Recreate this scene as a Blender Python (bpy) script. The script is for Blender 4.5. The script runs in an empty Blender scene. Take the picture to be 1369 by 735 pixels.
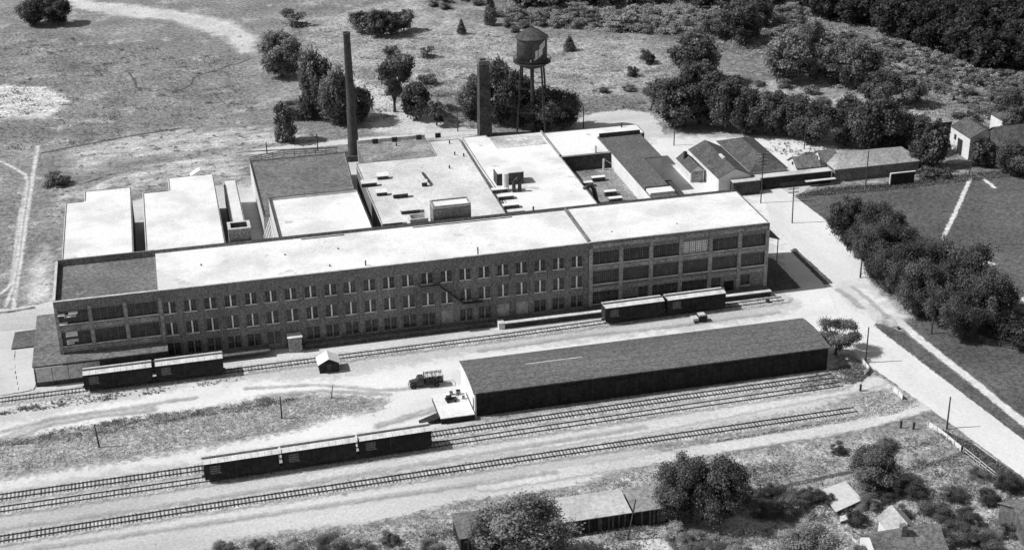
import bpy, math, random
import numpy as np
from mathutils import Matrix, Vector
random.seed(7); np.random.seed(7)
sc = bpy.context.scene
COL = sc.collection

# ------------------------------------------------------------------ camera
YAW, PITCH, ROLL, FPX = 0.2315, 0.43123, -0.01535, 2032.0
CAMH = 140.0
cy_, sy_ = math.cos(YAW), math.sin(YAW); cp_, sp_ = math.cos(PITCH), math.sin(PITCH)
F_ = np.array([sy_*cp_, cy_*cp_, -sp_]); R0 = np.array([cy_, -sy_, 0.0]); U0 = np.cross(R0, F_)
cr_, sr_ = math.cos(ROLL), math.sin(ROLL)
R_ = cr_*R0 + sr_*U0; U_ = -sr_*R0 + cr_*U0
cam_d = bpy.data.cameras.new('camera'); cam = bpy.data.objects.new('camera', cam_d); COL.objects.link(cam)
cam_d.sensor_width = 36.0; cam_d.lens = 36.0*FPX/1369.0
cam_d.clip_start = 1.0; cam_d.clip_end = 20000.0
M = Matrix(((R_[0], U_[0], -F_[0], 0), (R_[1], U_[1], -F_[1], 0), (R_[2], U_[2], -F_[2], CAMH), (0, 0, 0, 1)))
cam.matrix_world = M
sc.camera = cam

def G(px, py, z=0.0):
    """the point at height z seen at a place of the photograph (1369 x 735)"""
    d = R_*(px-684.5)/FPX - U_*(py-367.5)/FPX + F_
    t = (z-CAMH)/d[2]
    return (float(d[0]*t), float(d[1]*t))

# ------------------------------------------------------------------ sky and sun
SUN_EL = math.radians(47.0); SHADOW_DIR = math.radians(-8.5)      # direction in which shadows fall, from +X
w = bpy.data.worlds.new('World'); sc.world = w; w.use_nodes = True
wn, wl = w.node_tree.nodes, w.node_tree.links
wn.clear()
sky = wn.new('ShaderNodeTexSky'); sky.sky_type = 'NISHITA'; sky.sun_disc = False
sky.sun_elevation = SUN_EL
to_sun = Vector((-math.cos(SHADOW_DIR)*math.cos(SUN_EL), -math.sin(SHADOW_DIR)*math.cos(SUN_EL), math.sin(SUN_EL)))
sky.sun_rotation = math.atan2(to_sun.x, to_sun.y)
bw = wn.new('ShaderNodeRGBToBW'); bg = wn.new('ShaderNodeBackground'); wo = wn.new('ShaderNodeOutputWorld')
bg.inputs['Strength'].default_value = 0.105
wl.new(sky.outputs[0], bw.inputs[0]); wl.new(bw.outputs[0], bg.inputs['Color']); wl.new(bg.outputs[0], wo.inputs[0])
sl = bpy.data.lights.new('sun', 'SUN'); so = bpy.data.objects.new('sun', sl); COL.objects.link(so)
sl.energy = 4.3; sl.angle = math.radians(0.5); sl.color = (1, 1, 1)
so.rotation_mode = 'QUATERNION'; so.rotation_quaternion = to_sun.to_track_quat('Z', 'Y')
so.location = (0, 200, 300)
sc.view_settings.view_transform = 'Standard'; sc.view_settings.look = 'None'
sc.view_settings.exposure = 0.02; sc.view_settings.gamma = 1.0

# ------------------------------------------------------------------ materials (all grey: a monochrome photograph)
MATS = {}
def nz(nt, scale, detail=4, rough=0.6, vec=None):
    n = nt.nodes.new('ShaderNodeTexNoise'); n.inputs['Scale'].default_value = scale
    n.inputs['Detail'].default_value = detail; n.inputs['Roughness'].default_value = rough
    if vec is not None: nt.links.new(vec, n.inputs['Vector'])
    return n.outputs['Fac']
def mth(nt, op, a, b=None, c=None, clamp=False):
    n = nt.nodes.new('ShaderNodeMath'); n.operation = op; n.use_clamp = clamp
    for i, v in enumerate((a, b, c)):
        if v is None: continue
        if isinstance(v, (int, float)): n.inputs[i].default_value = v
        else: nt.links.new(v, n.inputs[i])
    return n.outputs[0]
def ramp(nt, fac, lo, hi, a, b):
    n = nt.nodes.new('ShaderNodeMapRange'); n.clamp = True
    n.inputs['From Min'].default_value = lo; n.inputs['From Max'].default_value = hi
    n.inputs['To Min'].default_value = a; n.inputs['To Max'].default_value = b
    if isinstance(fac, (int, float)): n.inputs['Value'].default_value = fac
    else: nt.links.new(fac, n.inputs['Value'])
    return n.outputs['Result']
def mat(name, lo, hi=None, scale=0.3, grain=0.25, gscale=2.5, rough=0.9, bump=0.0, bscale=3.0, world=True,
        fringe=None, fscale=0.6, spots=None, stretch=None, attr=None, spec=0.2, lohi=(0.35, 0.65), metal=0.0, rnd=0.0, soft=0.35):
    """grey surface: slow variation lo..hi, fine grain, optional second-scale spots, ragged border where 'edge' nears 0"""
    if name in MATS: return MATS[name]
    hi = lo if hi is None else hi
    m = bpy.data.materials.new(name); m.use_nodes = True; nt = m.node_tree; nt.nodes.clear()
    out = nt.nodes.new('ShaderNodeOutputMaterial'); p = nt.nodes.new('ShaderNodeBsdfPrincipled')
    if world: g = nt.nodes.new('ShaderNodeNewGeometry'); vec = g.outputs['Position']
    else: g = nt.nodes.new('ShaderNodeTexCoord'); vec = g.outputs['Object']
    v0 = vec
    if stretch:
        mp = nt.nodes.new('ShaderNodeMapping'); mp.inputs['Scale'].default_value = stretch
        nt.links.new(vec, mp.inputs['Vector']); vec = mp.outputs['Vector']
    val = ramp(nt, nz(nt, scale, 5, 0.62, vec), lohi[0], lohi[1], lo, hi)
    if spots:                       # (threshold, value, scale): sparse irregular spots of another shade
        th, sv, ss = spots
        k = ramp(nt, nz(nt, ss, 5, 0.65, v0), th, th+0.05, 0, 1)
        val = mth(nt, 'ADD', val, mth(nt, 'MULTIPLY', k, mth(nt, 'SUBTRACT', sv, val)))
    gr = nz(nt, gscale*0.55, 5, 0.95, v0)
    val = mth(nt, 'MULTIPLY', val, ramp(nt, gr, 0.43, 0.57, 1-grain, 1+grain))
    if attr:
        a = nt.nodes.new('ShaderNodeAttribute'); a.attribute_name = attr
        val = mth(nt, 'MULTIPLY', val, a.outputs['Fac'])
    if rnd:
        oi = nt.nodes.new('ShaderNodeObjectInfo'); val = mth(nt, 'MULTIPLY', val, ramp(nt, oi.outputs['Random'], 0, 1, 1-rnd, 1+rnd))
    cc = nt.nodes.new('ShaderNodeCombineColor')
    for i in range(3): nt.links.new(val, cc.inputs[i])
    nt.links.new(cc.outputs[0], p.inputs['Base Color'])
    p.inputs['Roughness'].default_value = rough; p.inputs['Metallic'].default_value = metal
    p.inputs['Specular IOR Level'].default_value = spec
    if bump:
        b = nt.nodes.new('ShaderNodeBump'); b.inputs['Strength'].default_value = 1.0; b.inputs['Distance'].default_value = bump
        nt.links.new(nz(nt, bscale, 4, 0.7, v0), b.inputs['Height']); nt.links.new(b.outputs[0], p.inputs['Normal'])
    sh = p.outputs[0]
    if fringe:
        a = nt.nodes.new('ShaderNodeAttribute'); a.attribute_name = 'edge'
        n1 = mth(nt, 'MULTIPLY', mth(nt, 'SUBTRACT', nz(nt, fscale, 6, 0.75, v0), 0.5), fringe*5.0)
        s = mth(nt, 'ADD', a.outputs['Fac'], n1)
        al = ramp(nt, s, -fringe*soft, fringe*soft, 0, 1)
        tr = nt.nodes.new('ShaderNodeBsdfTransparent'); mx = nt.nodes.new('ShaderNodeMixShader')
        nt.links.new(al, mx.inputs[0]); nt.links.new(tr.outputs[0], mx.inputs[1]); nt.links.new(sh, mx.inputs[2]); sh = mx.outputs[0]
    nt.links.new(sh, out.inputs['Surface'])
    MATS[name] = m
    return m
def leafmat(name, v, trans=0.35):
    if name in MATS: return MATS[name]
    m = bpy.data.materials.new(name); m.use_nodes = True; nt = m.node_tree; nt.nodes.clear()
    out = nt.nodes.new('ShaderNodeOutputMaterial'); d = nt.nodes.new('ShaderNodeBsdfDiffuse'); t = nt.nodes.new('ShaderNodeBsdfTranslucent')
    a = nt.nodes.new('ShaderNodeAttribute'); a.attribute_name = 'tone'
    oi = nt.nodes.new('ShaderNodeObjectInfo')
    val = mth(nt, 'MULTIPLY', mth(nt, 'MULTIPLY', a.outputs['Fac'], v), ramp(nt, oi.outputs['Random'], 0, 1, 0.8, 1.2))
    cc = nt.nodes.new('ShaderNodeCombineColor')
    for i in range(3): nt.links.new(val, cc.inputs[i])
    nt.links.new(cc.outputs[0], d.inputs[0]); nt.links.new(cc.outputs[0], t.inputs[0])
    mx = nt.nodes.new('ShaderNodeMixShader'); mx.inputs[0].default_value = trans
    nt.links.new(d.outputs[0], mx.inputs[1]); nt.links.new(t.outputs[0], mx.inputs[2]); nt.links.new(mx.outputs[0], out.inputs[0])
    MATS[name] = m
    return m

# ground kinds
m_field = mat('pasture', 0.165, 0.27, 0.06, 0.48, 1.3, spots=(0.58, 0.34, 0.12), bump=0.12, bscale=1.0)
m_pale_pasture = mat('pale_pasture', 0.21, 0.42, 0.12, 0.48, 1.3, fringe=6, fscale=0.08, bump=0.15, bscale=1.0, spots=(0.60, 0.11, 0.22), soft=1.0)
m_scrubland = mat('scrub_ground', 0.12, 0.25, 0.08, 0.5, 1.0, fringe=6, fscale=0.08, spots=(0.6, 0.22, 0.12), bump=0.2, bscale=0.9, soft=1.0)
m_gravel = mat('yard_gravel', 0.42, 0.60, 0.05, 0.15, 3.2, fringe=1.2, fscale=0.5, bump=0.03, stretch=(0.35, 1.6, 1), spots=(0.66, 0.30, 0.3))
m_bright = mat('bright_gravel', 0.60, 0.74, 0.06, 0.09, 3.2, fringe=3.0, fscale=0.3, bump=0.02, stretch=(0.5, 1.4, 1), spots=(0.66, 0.48, 0.25), soft=1.0)
m_weedy = mat('weedy_ground', 0.20, 0.40, 0.35, 0.5, 2.6, fringe=2.0, fscale=0.8, spots=(0.6, 0.52, 0.6), bump=0.15, bscale=1.5, soft=.9)
m_garden = mat('garden_ground', 0.22, 0.44, 0.25, 0.5, 2.6, fringe=1.6, fscale=0.8, spots=(0.62, 0.52, 0.4), bump=0.15, bscale=1.5, soft=.8)
m_mottled = mat('mottled_bare', 0.26, 0.56, 0.28, 0.4, 2.2, fringe=3.5, fscale=0.3, spots=(0.56, 0.13, 0.35), stretch=(0.5, 1.2, 1), soft=1.2)
m_blotch = mat('bare_white_ground', 0.42, 0.72, 0.3, 0.4, 2.2, fringe=2.0, fscale=0.5, spots=(0.58, 0.14, 0.45), stretch=(0.5, 1.2, 1), soft=.6)
m_sand = mat('sandy_bed', 0.44, 0.60, 0.1, 0.25, 1.8, fringe=2.4, fscale=0.25, spots=(0.61, 0.16, 0.35), soft=.8)
m_rut = mat('rut_sand', 0.48, 0.62, 0.3, 0.25, 1.8, fringe=0.32, fscale=0.6, soft=1.0)
m_road = mat('road_concrete', 0.60, 0.70, 0.10, 0.08, 2.8, fringe=0.3, fscale=0.5, stretch=(1, .3, 1), spots=(0.68, 0.50, 0.3))
m_walk = mat('walk_concrete', 0.55, 0.70, 0.3, 0.14, 2.8, fringe=0.35, fscale=0.6, spots=(0.66, 0.28, 0.6), soft=.7)
m_dirt = mat('lane_dirt', 0.50, 0.62, 0.1, 0.16, 2.4, fringe=0.6, fscale=0.6, stretch=(.4, 1, 1), soft=.8)
m_darkdirt = mat('dark_dirt', 0.07, 0.12, 0.3, 0.3, 2.0, fringe=0.25, fscale=0.6, soft=1)
m_lawn = mat('lawn', 0.080, 0.125, 0.05, 0.42, 1.8, fringe=0.4, fscale=0.5, bump=0.05, bscale=2.5, spots=(0.66, 0.17, 0.25))
m_plot = mat('grass_plot', 0.08, 0.13, 0.2, 0.40, 2.2, fringe=0.25, fscale=0.5, bump=0.05, bscale=2.5)
m_chalk = mat('worn_line', 0.55, 0.7, 0.3, 0.15, 2.0, fringe=0.35, fscale=0.9, soft=.6)
m_ballast = mat('ballast', 0.40, 0.62, 0.4, 0.35, 3.4, fringe=0.6, fscale=0.9, bump=0.05, bscale=4, spots=(0.60, 0.22, 0.8), soft=1)
m_slab = mat('court_concrete', 0.50, 0.60, 0.1, 0.07, 2.8, fringe=0.25, fscale=0.4)
m_tarline = mat('joint_tar', 0.10, 0.14, 0.5, 0.2, 2.0, fringe=0.06, fscale=1)
# roofs and walls
m_wroof = mat('white_roof', 0.60, 0.76, 0.09, 0.10, 3.2, bump=0.01, spots=(0.64, 0.50, 0.16), lohi=(.38,.55))
m_groof = mat('gravel_roof', 0.44, 0.70, 0.07, 0.16, 2.8, spots=(0.64, 0.34, 0.25))
m_dirtyroof = mat('stained_roof', 0.16, 0.34, 0.12, 0.42, 2.4, spots=(0.66, 0.45, 0.3))
m_tar = mat('tar_roof', 0.095, 0.14, 0.12, 0.42, 2.6, spots=(0.66, 0.20, 0.25))
m_cinder = mat('cinder_roof', 0.13, 0.19, 0.12, 0.42, 2.2, spots=(0.64, 0.25, 0.25))
m_tar2 = mat('dark_tar_roof', 0.05, 0.08, 0.12, 0.42, 2.6)
m_whroof = mat('warehouse_felt', 0.115, 0.155, 0.1, 0.42, 3.0, bump=0.015, stretch=(.3, 1, 1), spots=(0.68, 0.2, 0.2))
m_brick = mat('brick', 0.14, 0.21, 0.12, 0.55, 4.5, bump=0.01, bscale=6, spots=(0.70, 0.11, 0.3))
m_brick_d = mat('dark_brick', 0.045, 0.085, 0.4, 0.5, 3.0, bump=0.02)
m_pier = mat('pier_brick', 0.23, 0.34, 0.3, 0.5, 4.5, bump=0.01)
m_conc = mat('pale_trim', 0.5, 0.7, 0.5, 0.2, 2.5)
m_coping = mat('coping', 0.45, 0.6, 0.5, 0.2, 2.5)
m_white = mat('white_paint', 0.64, 0.74, 0.3, 0.1, 2.5)
m_mull = mat('mullion_paint', 0.65, 0.85, 0.3, 0.1, 2.5)
m_block = mat('pale_wall', 0.50, 0.66, 0.3, 0.15, 2.5)
m_glass = mat('window_glass', 0.01, 0.06, 0.9, 0.6, 1.4, rough=0.25, spec=0.5)
m_frame = mat('steel_sash', 0.10, 0.18, 0.6, 0.3, 2.0)
m_sash = mat('wood_sash', 0.12, 0.24, 0.6, 0.3, 2.0)
m_glare = mat('pane_glare', 0.85, 0.97, 0.8, 0.1, 2.0)  # near-white colour stands in for sky glare reflected by one window
m_wood = mat('weathered_wood', 0.08, 0.14, 0.5, 0.35, 2.5, world=False)
m_board = mat('dark_boards', 0.018, 0.035, 0.6, 0.4, 2.5, world=False)
m_pole = mat('pole_wood', 0.05, 0.08, 0.6, 0.3, 2.5, world=False)
m_car = mat('boxcar_red_oxide', 0.018, 0.034, 0.4, 0.45, 2.5, world=False, rnd=0.2)
m_carroof = mat('boxcar_roof', 0.52, 0.70, 0.5, 0.14, 2.5, world=False)
m_walkway = mat('running_board', 0.08, 0.12, 0.6, 0.3, 2.5, world=False)
m_iron = mat('dark_iron', 0.03, 0.05, 1.0, 0.3, 3.0, world=False, rough=0.6, spec=0.4)
m_rail = mat('rail_steel', 0.04, 0.07, 1.0, 0.3, 3.0, rough=0.6, spec=0.3)
m_tie_pale = mat('tie_wood_bleached', 0.26, 0.40, 1.0, 0.35, 3.0, rnd=0.4)
m_tie = mat('tie_wood', 0.12, 0.22, 1.0, 0.35, 3.0, rnd=0.4)
m_letter = mat('car_lettering', 0.22, 0.28, 1, 0.3, 3.0, world=False)
m_tank = mat('tank_steel', 0.05, 0.09, 0.5, 0.4, 2.0, world=False, bump=0.02)
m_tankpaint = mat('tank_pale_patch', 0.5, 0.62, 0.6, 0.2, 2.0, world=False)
m_stack = mat('stack_steel', 0.05, 0.08, 0.3, 0.3, 2.0, world=False, rough=0.8)
m_shingle = mat('shingles', 0.13, 0.2, 0.6, 0.45, 2.8, bump=0.02)
m_dshingle = mat('dark_shingles', 0.07, 0.11, 0.4, 0.45, 2.8, bump=0.02)
m_truck = mat('truck_paint', 0.03, 0.06, 0.8, 0.2, 2.5, world=False, rough=0.5, spec=0.5)
m_rubber = mat('rubber', 0.02, 0.03, 1, 0.2, 3, world=False)
m_cargo = mat('canvas', 0.45, 0.6, 0.8, 0.2, 2.5, world=False)
m_bark = mat('bark', 0.06, 0.11, 0.8, 0.4, 2.0, world=False)
m_leaf_k = leafmat('wood_leaf', 0.065); m_leaf = leafmat('leaf', 0.19); m_leaf_d = leafmat('dark_leaf', 0.11); m_leaf_l = leafmat('pale_leaf', 0.28)
m_weed = leafmat('weed', 0.50); m_weed_d = leafmat('dark_weed', 0.24)

# ------------------------------------------------------------------ object helpers
def tag(o, label=None, cat=None, group=None, kind=None):
    if label: o['label'] = label
    if cat: o['category'] = cat
    if group: o['group'] = group
    if kind: o['kind'] = kind
    return o
def thing(name, loc, label, cat, group=None, rz=0.0):
    o = bpy.data.objects.new(name, None); COL.objects.link(o); o.location = loc; o.rotation_euler = (0, 0, rz)
    o.empty_display_size = 0.5
    return tag(o, label, cat, group)
def wpos(o):
    p = Vector((0, 0, 0))
    while o is not None: p = p + o.location; o = o.parent
    return p
class MB:
    def __init__(s): s.v = []; s.f = []
    def add(s, vs, fs):
        k = len(s.v); s.v += [tuple(map(float, v)) for v in vs]; s.f += [tuple(i+k for i in f) for f in fs]; return s
    def box(s, x0, y0, z0, x1, y1, z1, bottom=True):
        vs = [(x0,y0,z0),(x1,y0,z0),(x1,y1,z0),(x0,y1,z0),(x0,y0,z1),(x1,y0,z1),(x1,y1,z1),(x0,y1,z1)]
        fs = [(4,5,6,7),(0,1,5,4),(1,2,6,5),(2,3,7,6),(3,0,4,7)] + ([(3,2,1,0)] if bottom else [])
        return s.add(vs, fs)
    def quad(s, a, b, c, d): return s.add([a,b,c,d], [(0,1,2,3)])
    def prism(s, poly, z0, z1):           # poly counter-clockwise
        n = len(poly)
        return s.add([(x,y,z0) for x,y in poly]+[(x,y,z1) for x,y in poly], [tuple(range(n,2*n)), tuple(range(n-1,-1,-1))]+[(i,(i+1)%n,n+(i+1)%n,n+i) for i in range(n)])
    def bar(s, a, b, w, h=None):          # square bar from a to b
        h = w if h is None else h
        a = Vector(a); b = Vector(b); d = (b-a).normalized()
        up = Vector((0,0,1)) if abs(d.z) < 0.95 else Vector((0,1,0))
        r = d.cross(up).normalized(); u = r.cross(d)
        vs = [p+r*i*w/2+u*j*h/2 for p in (a,b) for i,j in ((-1,-1),(1,-1),(1,1),(-1,1))]
        return s.add(vs, [(0,1,5,4),(1,2,6,5),(2,3,7,6),(3,0,4,7),(3,2,1,0),(4,5,6,7)])
    def tube(s, pts, rad, n=8, cap=True):
        k0 = []
        for i, p in enumerate(pts):
            p = Vector(p)
            d = (Vector(pts[min(i+1,len(pts)-1)])-Vector(pts[max(i-1,0)])).normalized()
            up = Vector((0,0,1)) if abs(d.z) < 0.9 else Vector((0,1,0))
            r = d.cross(up).normalized(); u = r.cross(d)
            k = len(s.v)
            for j in range(n):
                a = 2*math.pi*j/n; s.v.append(tuple(p+(r*math.cos(a)+u*math.sin(a))*rad[i]))
            k0.append(k)
        for i in range(len(pts)-1):
            for j in range(n):
                s.f.append((k0[i]+j, k0[i]+(j+1)%n, k0[i+1]+(j+1)%n, k0[i+1]+j))
        if cap:
            s.f.append(tuple(k0[-1]+j for j in range(n))); s.f.append(tuple(k0[0]+n-1-j for j in range(n)))
        return s
    def lathe(s, prof, n=24, c=(0,0)):
        k = len(s.v)
        for r, z in prof:
            for j in range(n):
                a = 2*math.pi*j/n; s.v.append((c[0]+r*math.cos(a), c[1]+r*math.sin(a), z))
        for i in range(len(prof)-1):
            for j in range(n):
                s.f.append((k+i*n+j, k+i*n+(j+1)%n, k+(i+1)*n+(j+1)%n, k+(i+1)*n+j))
        return s
    def build(s, name, m, parent=None, local=False, smooth=False):
        off = Vector((0,0,0)) if (parent is None or local) else wpos(parent)
        me = bpy.data.meshes.new(name)
        me.from_pydata([(v[0]-off.x, v[1]-off.y, v[2]-off.z) for v in s.v], [], s.f)
        if m: me.materials.append(m)
        if smooth: me.polygons.foreach_set('use_smooth', [True]*len(me.polygons))
        me.update()
        o = bpy.data.objects.new(name, me); COL.objects.link(o)
        if parent: o.parent = parent
        return o
KIDS = {}
def children(o): return [c for c in bpy.data.objects if c.parent == o]
def template(o):       # remember the tree of a thing once, so that copies are quick
    return (o, [template(c) for c in children(o)])
def copy_tree(t, parent=None):
    o, kids = t
    c = o.copy(); COL.objects.link(c); c.parent = parent
    for k in kids: copy_tree(k, c)
    return c

# ------------------------------------------------------------------ ground sheets
def seg_dist(P, a, b):
    ab = b-a; t = np.clip(((P-a)@ab)/max(ab@ab, 1e-9), 0, 1)
    return np.hypot(*(P-(a+t[:, None]*ab)).T)
def sheet(name, sdf, bounds, z, m, step, label, pad):
    x0, y0, x1, y1 = bounds
    nx = max(2, int((x1-x0+2*pad)/step)+1); ny = max(2, int((y1-y0+2*pad)/step)+1)
    xs = np.linspace(x0-pad, x1+pad, nx); ys = np.linspace(y0-pad, y1+pad, ny)
    X, Y = np.meshgrid(xs, ys); P = np.stack([X.ravel(), Y.ravel()], 1)
    d = sdf(P)
    keep = d.reshape(ny, nx) > -pad
    cell = keep[:-1,:-1] | keep[1:,:-1] | keep[:-1,1:] | keep[1:,1:]
    idx = np.arange(nx*ny).reshape(ny, nx)
    f = np.stack([idx[:-1,:-1][cell], idx[:-1,1:][cell], idx[1:,1:][cell], idx[1:,:-1][cell]], 1)
    used = np.unique(f); remap = -np.ones(nx*ny, int); remap[used] = np.arange(len(used))
    me = bpy.data.meshes.new(name)
    me.from_pydata(np.column_stack([P[used], np.full(len(used), z)]).tolist(), [], remap[f].tolist())
    at = me.attributes.new('edge', 'FLOAT', 'POINT'); at.data.foreach_set('value', d[used].astype(np.float32))
    me.materials.append(m); me.update()
    o = bpy.data.objects.new(name, me); COL.objects.link(o)
    return tag(o, label, kind='structure')
ZL = [0.0]
def nextz(): ZL[0] += 0.004; return ZL[0]
def patch(name, pts, m, label, px=True, step=None, pad=2.0):
    W = np.array([G(*p) for p in pts] if px else pts)
    def sdf(P):
        d = np.full(len(P), 1e9); ins = np.zeros(len(P), bool)
        for i in range(len(W)):
            a, b = W[i], W[(i+1) % len(W)]
            d = np.minimum(d, seg_dist(P, a, b))
            c = ((a[1] > P[:,1]) != (b[1] > P[:,1]))
            with np.errstate(divide='ignore', invalid='ignore'):
                xi = (b[0]-a[0])*(P[:,1]-a[1])/(b[1]-a[1])+a[0]
            ins ^= c & (P[:,0] < xi)
        return np.where(ins, d, -d)
    lo, hi = W.min(0), W.max(0)
    if step is None: step = max(0.7, (hi-lo).max()/160)
    return sheet(name, sdf, (lo[0], lo[1], hi[0], hi[1]), nextz(), m, step, label, pad)
def stroke(name, pts, width, m, label, px=True, step=None, pad=1.0):
    W = np.array([G(*p) for p in pts] if px else pts)
    def sdf(P):
        d = np.full(len(P), 1e9)
        for i in range(len(W)-1): d = np.minimum(d, seg_dist(P, W[i], W[i+1]))
        return width/2-d
    lo, hi = W.min(0)-width/2, W.max(0)+width/2
    if step is None: step = max(0.35, min(width/3, 1.0))
    return sheet(name, sdf, (lo[0], lo[1], hi[0], hi[1]), nextz(), m, step, label, pad)

b = MB(); b.quad((-4000,-1500,0),(4000,-1500,0),(4000,7000,0),(-4000,7000,0))
tag(b.build('ground', m_field), 'grey cropped pasture spreading all round the factory', kind='structure')

patch('scrub_ground', [(655,-60),(660,12),(760,32),(880,40),(930,100),(1010,118),(1110,165),(1200,198),(1235,215),(1400,235),(1700,250),(2200,-60)], m_scrubland, 'dark rough scrubland rising to the wood at the top right', pad=8)
patch('pasture_patch', [(380,30),(560,-10),(690,45),(880,50),(905,108),(790,142),(720,150),(600,128),(430,120),(400,75)], m_pale_pasture, 'pale dry pasture beyond the water tower', pad=8)
patch('pasture_patch', [(960,110),(1100,105),(1230,140),(1369,150),(1369,185),(1250,168),(1120,150),(1000,140)], m_pale_pasture, 'pale dry grass between the dark trees at the right', pad=8)
patch('pasture_patch', [(1120,45),(1250,60),(1330,95),(1369,110),(1369,140),(1240,115),(1120,85)], m_pale_pasture, 'pale clearing below the dark wood', pad=8)
patch('creek_bed', [(85,-8),(130,3),(170,5),(240,15),(310,28),(345,50),(340,72),(322,72),(300,52),(262,40),(225,27),(150,22),(95,10)], m_sand, 'sandy dry creek bed winding across the far pasture')
patch('bare_patch', [(-80,112),(0,113),(62,117),(98,132),(84,146),(60,158),(-80,160)], m_blotch, 'mottled bare white patch in the left pasture')
stroke('footpath', [(-60,158),(60,158),(150,164)], 1.2, m_sand, 'thin pale path below the bare patch')
patch('bare_patch', [(303,150),(340,137),(385,124),(388,130),(350,147),(312,152)], m_mottled, 'small pale bare strip left of the willow')
patch('disturbed_ground', [(85,200),(170,180),(240,172),(330,170),(400,172),(440,186),(330,200),(250,208),(160,216),(120,233),(86,236)], m_mottled, 'mottled turned earth behind the lane')
patch('sand_bank', [(470,105),(500,108),(520,125),(545,145),(600,158),(632,172),(640,190),(560,187),(500,178),(470,150)], m_sand, 'pale sandy ground round the vase shaped tree')
stroke('lane', [(110,262),(150,243),(190,227),(300,208),(400,196),(480,188),(590,180),(640,176)], 4.2, m_dirt, 'pale dirt lane running behind the factory')
stroke('lane_ditch', [(60,262),(150,233),(215,222),(330,203),(450,197)], 0.9, m_darkdirt, 'dark ditch along the dirt lane')
stroke('field_ditch', [(55,205),(110,194),(170,183),(240,172)], 0.8, m_darkdirt, 'dark ditch across the left pasture')
stroke('field_ditch', [(172,97),(180,108),(183,118),(196,119),(205,123),(218,119),(232,122),(246,119),(256,113),(259,104),(268,101),(282,96),(292,94),(306,88),(320,85),(335,79)], 0.45, m_darkdirt, 'thin winding gully in the left pasture')
stroke('wheel_track', [(51,196),(44,235),(36,290),(27,350),(18,412)], 1.1, m_rut, 'straight right-hand wheel rut left of the factory')
stroke('wheel_track', [(-30,205),(10,220),(34,234),(37,245),(27,290),(20,345),(16,380),(-10,402)], 1.0, m_rut, 'curving left-hand wheel rut left of the factory')
stroke('wheel_track', [(37,245),(30,290),(24,340),(17,385),(8,410)], 0.9, m_rut, 'middle wheel rut left of the factory')
patch('bare_patch', [(60,252),(115,248),(118,258),(88,268),(84,300),(66,300),(70,275)], m_mottled, 'broken pale ground beside the white roofed shed')
patch('bare_patch', [(50,345),(60,330),(72,360),(68,402),(35,410),(28,395)], m_sand, 'worn pale ground left of the factory corner')
# yard
patch('yard', [(-260,425),(10,413),(66,404),(84,350),(120,300),(180,268),(300,246),(340,235),(470,214),(560,195),(640,190),(730,176),(790,153),(835,146),(872,152),(890,182),(1020,186),(1120,196),(1130,235),(1062,262),(1110,298),(1152,343),(1160,372),(1198,412),(1178,432),(1166,455),(1170,500),(1240,545),(1160,575),(1000,597),(860,640),(740,655),(620,672),(470,705),(300,728),(200,760),(-260,800)], m_gravel, 'pale gravel yard round the factory and the tracks', pad=3)
patch('yard_centre', [(-260,585),(0,560),(250,512),(330,503),(420,503),(560,480),(640,465),(830,445),(985,428),(1060,408),(1030,395),(1030,330),(985,262),(1040,250),(1062,262),(1110,298),(1152,343),(1160,372),(1198,412),(1178,432),(1150,470),(1100,480),(700,560),(590,575),(480,600),(330,618),(150,640),(-260,700),(-260,650),(60,615),(0,600)], m_bright, 'bright worn gravel in the middle of the yard', pad=3)
patch('bare_patch', [(160,232),(230,212),(320,200),(332,215),(330,245),(250,240),(180,258),(150,256)], m_mottled, 'pale trodden ground behind the white roofed annexes', pad=4)
patch('back_yard', [(868,184),(900,181),(1020,182),(1105,191),(1118,205),(1060,232),(960,262),(890,265),(850,200)], m_bright, 'bright bare ground behind the rear sheds', pad=3)
patch('weed_patch', [(-260,660),(-260,612),(0,592),(70,580),(180,562),(300,545),(345,535),(400,528),(470,531),(515,535),(500,548),(440,556),(400,572),(300,592),(180,612),(60,630),(0,640)], m_weedy, 'broad weedy patch between the yard and the tracks', pad=3)
patch('weed_patch', [(1040,530),(1085,500),(1118,492),(1128,476),(1150,480),(1164,500),(1150,512),(1100,522),(1040,535)], m_weedy, 'weedy slope beside the end of the long warehouse', pad=2)
patch('weed_patch', [(860,592),(1000,566),(1100,548),(1150,528),(1190,523),(1232,542),(1190,556),(1145,568),(1000,588),(900,606)], m_weedy, 'weedy ground round the end of the nearest track', pad=2)
patch('weed_patch', [(640,553),(760,540),(900,520),(1040,502),(1045,508),(900,530),(760,552),(640,566)], m_weedy, 'thin weeds along the foot of the warehouse', pad=2)
patch('garden_ground', [(250,780),(300,726),(400,712),(520,700),(620,672),(760,655),(870,618),(1000,601),(1130,582),(1245,573),(1300,610),(1369,655),(1700,900),(1600,1200),(200,1200)], m_garden, 'rough weedy garden ground in front of the tracks', pad=3)
patch('bare_patch', [(960,690),(1010,688),(1040,700),(1010,722),(985,728),(965,712)], m_dirt, 'pale bare ground between the garden bushes')
patch('bare_patch', [(985,650),(1040,640),(1090,632),(1160,618),(1160,628),(1060,652),(1000,662)], m_mottled, 'pale strip along the garden path')
patch('bare_patch', [(840,718),(880,712),(912,722),(915,745),(840,745)], m_sand, 'pale ground in front of the grey shed')
patch('bare_patch', [(1200,590),(1240,582),(1270,600),(1262,612),(1200,622)], m_mottled, 'pale weedy corner beside the white board fence')
stroke('lane', [(1262,535),(1220,548),(1150,567),(1080,580),(1000,592),(900,610),(780,628),(650,650)], 3.6, m_dirt, 'dirt lane along the nearest track')
stroke('lane', [(1170,510),(1130,520),(1000,545),(880,568),(740,590),(600,610),(420,640)], 4.0, m_dirt, 'dirt lane between the tracks')
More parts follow.
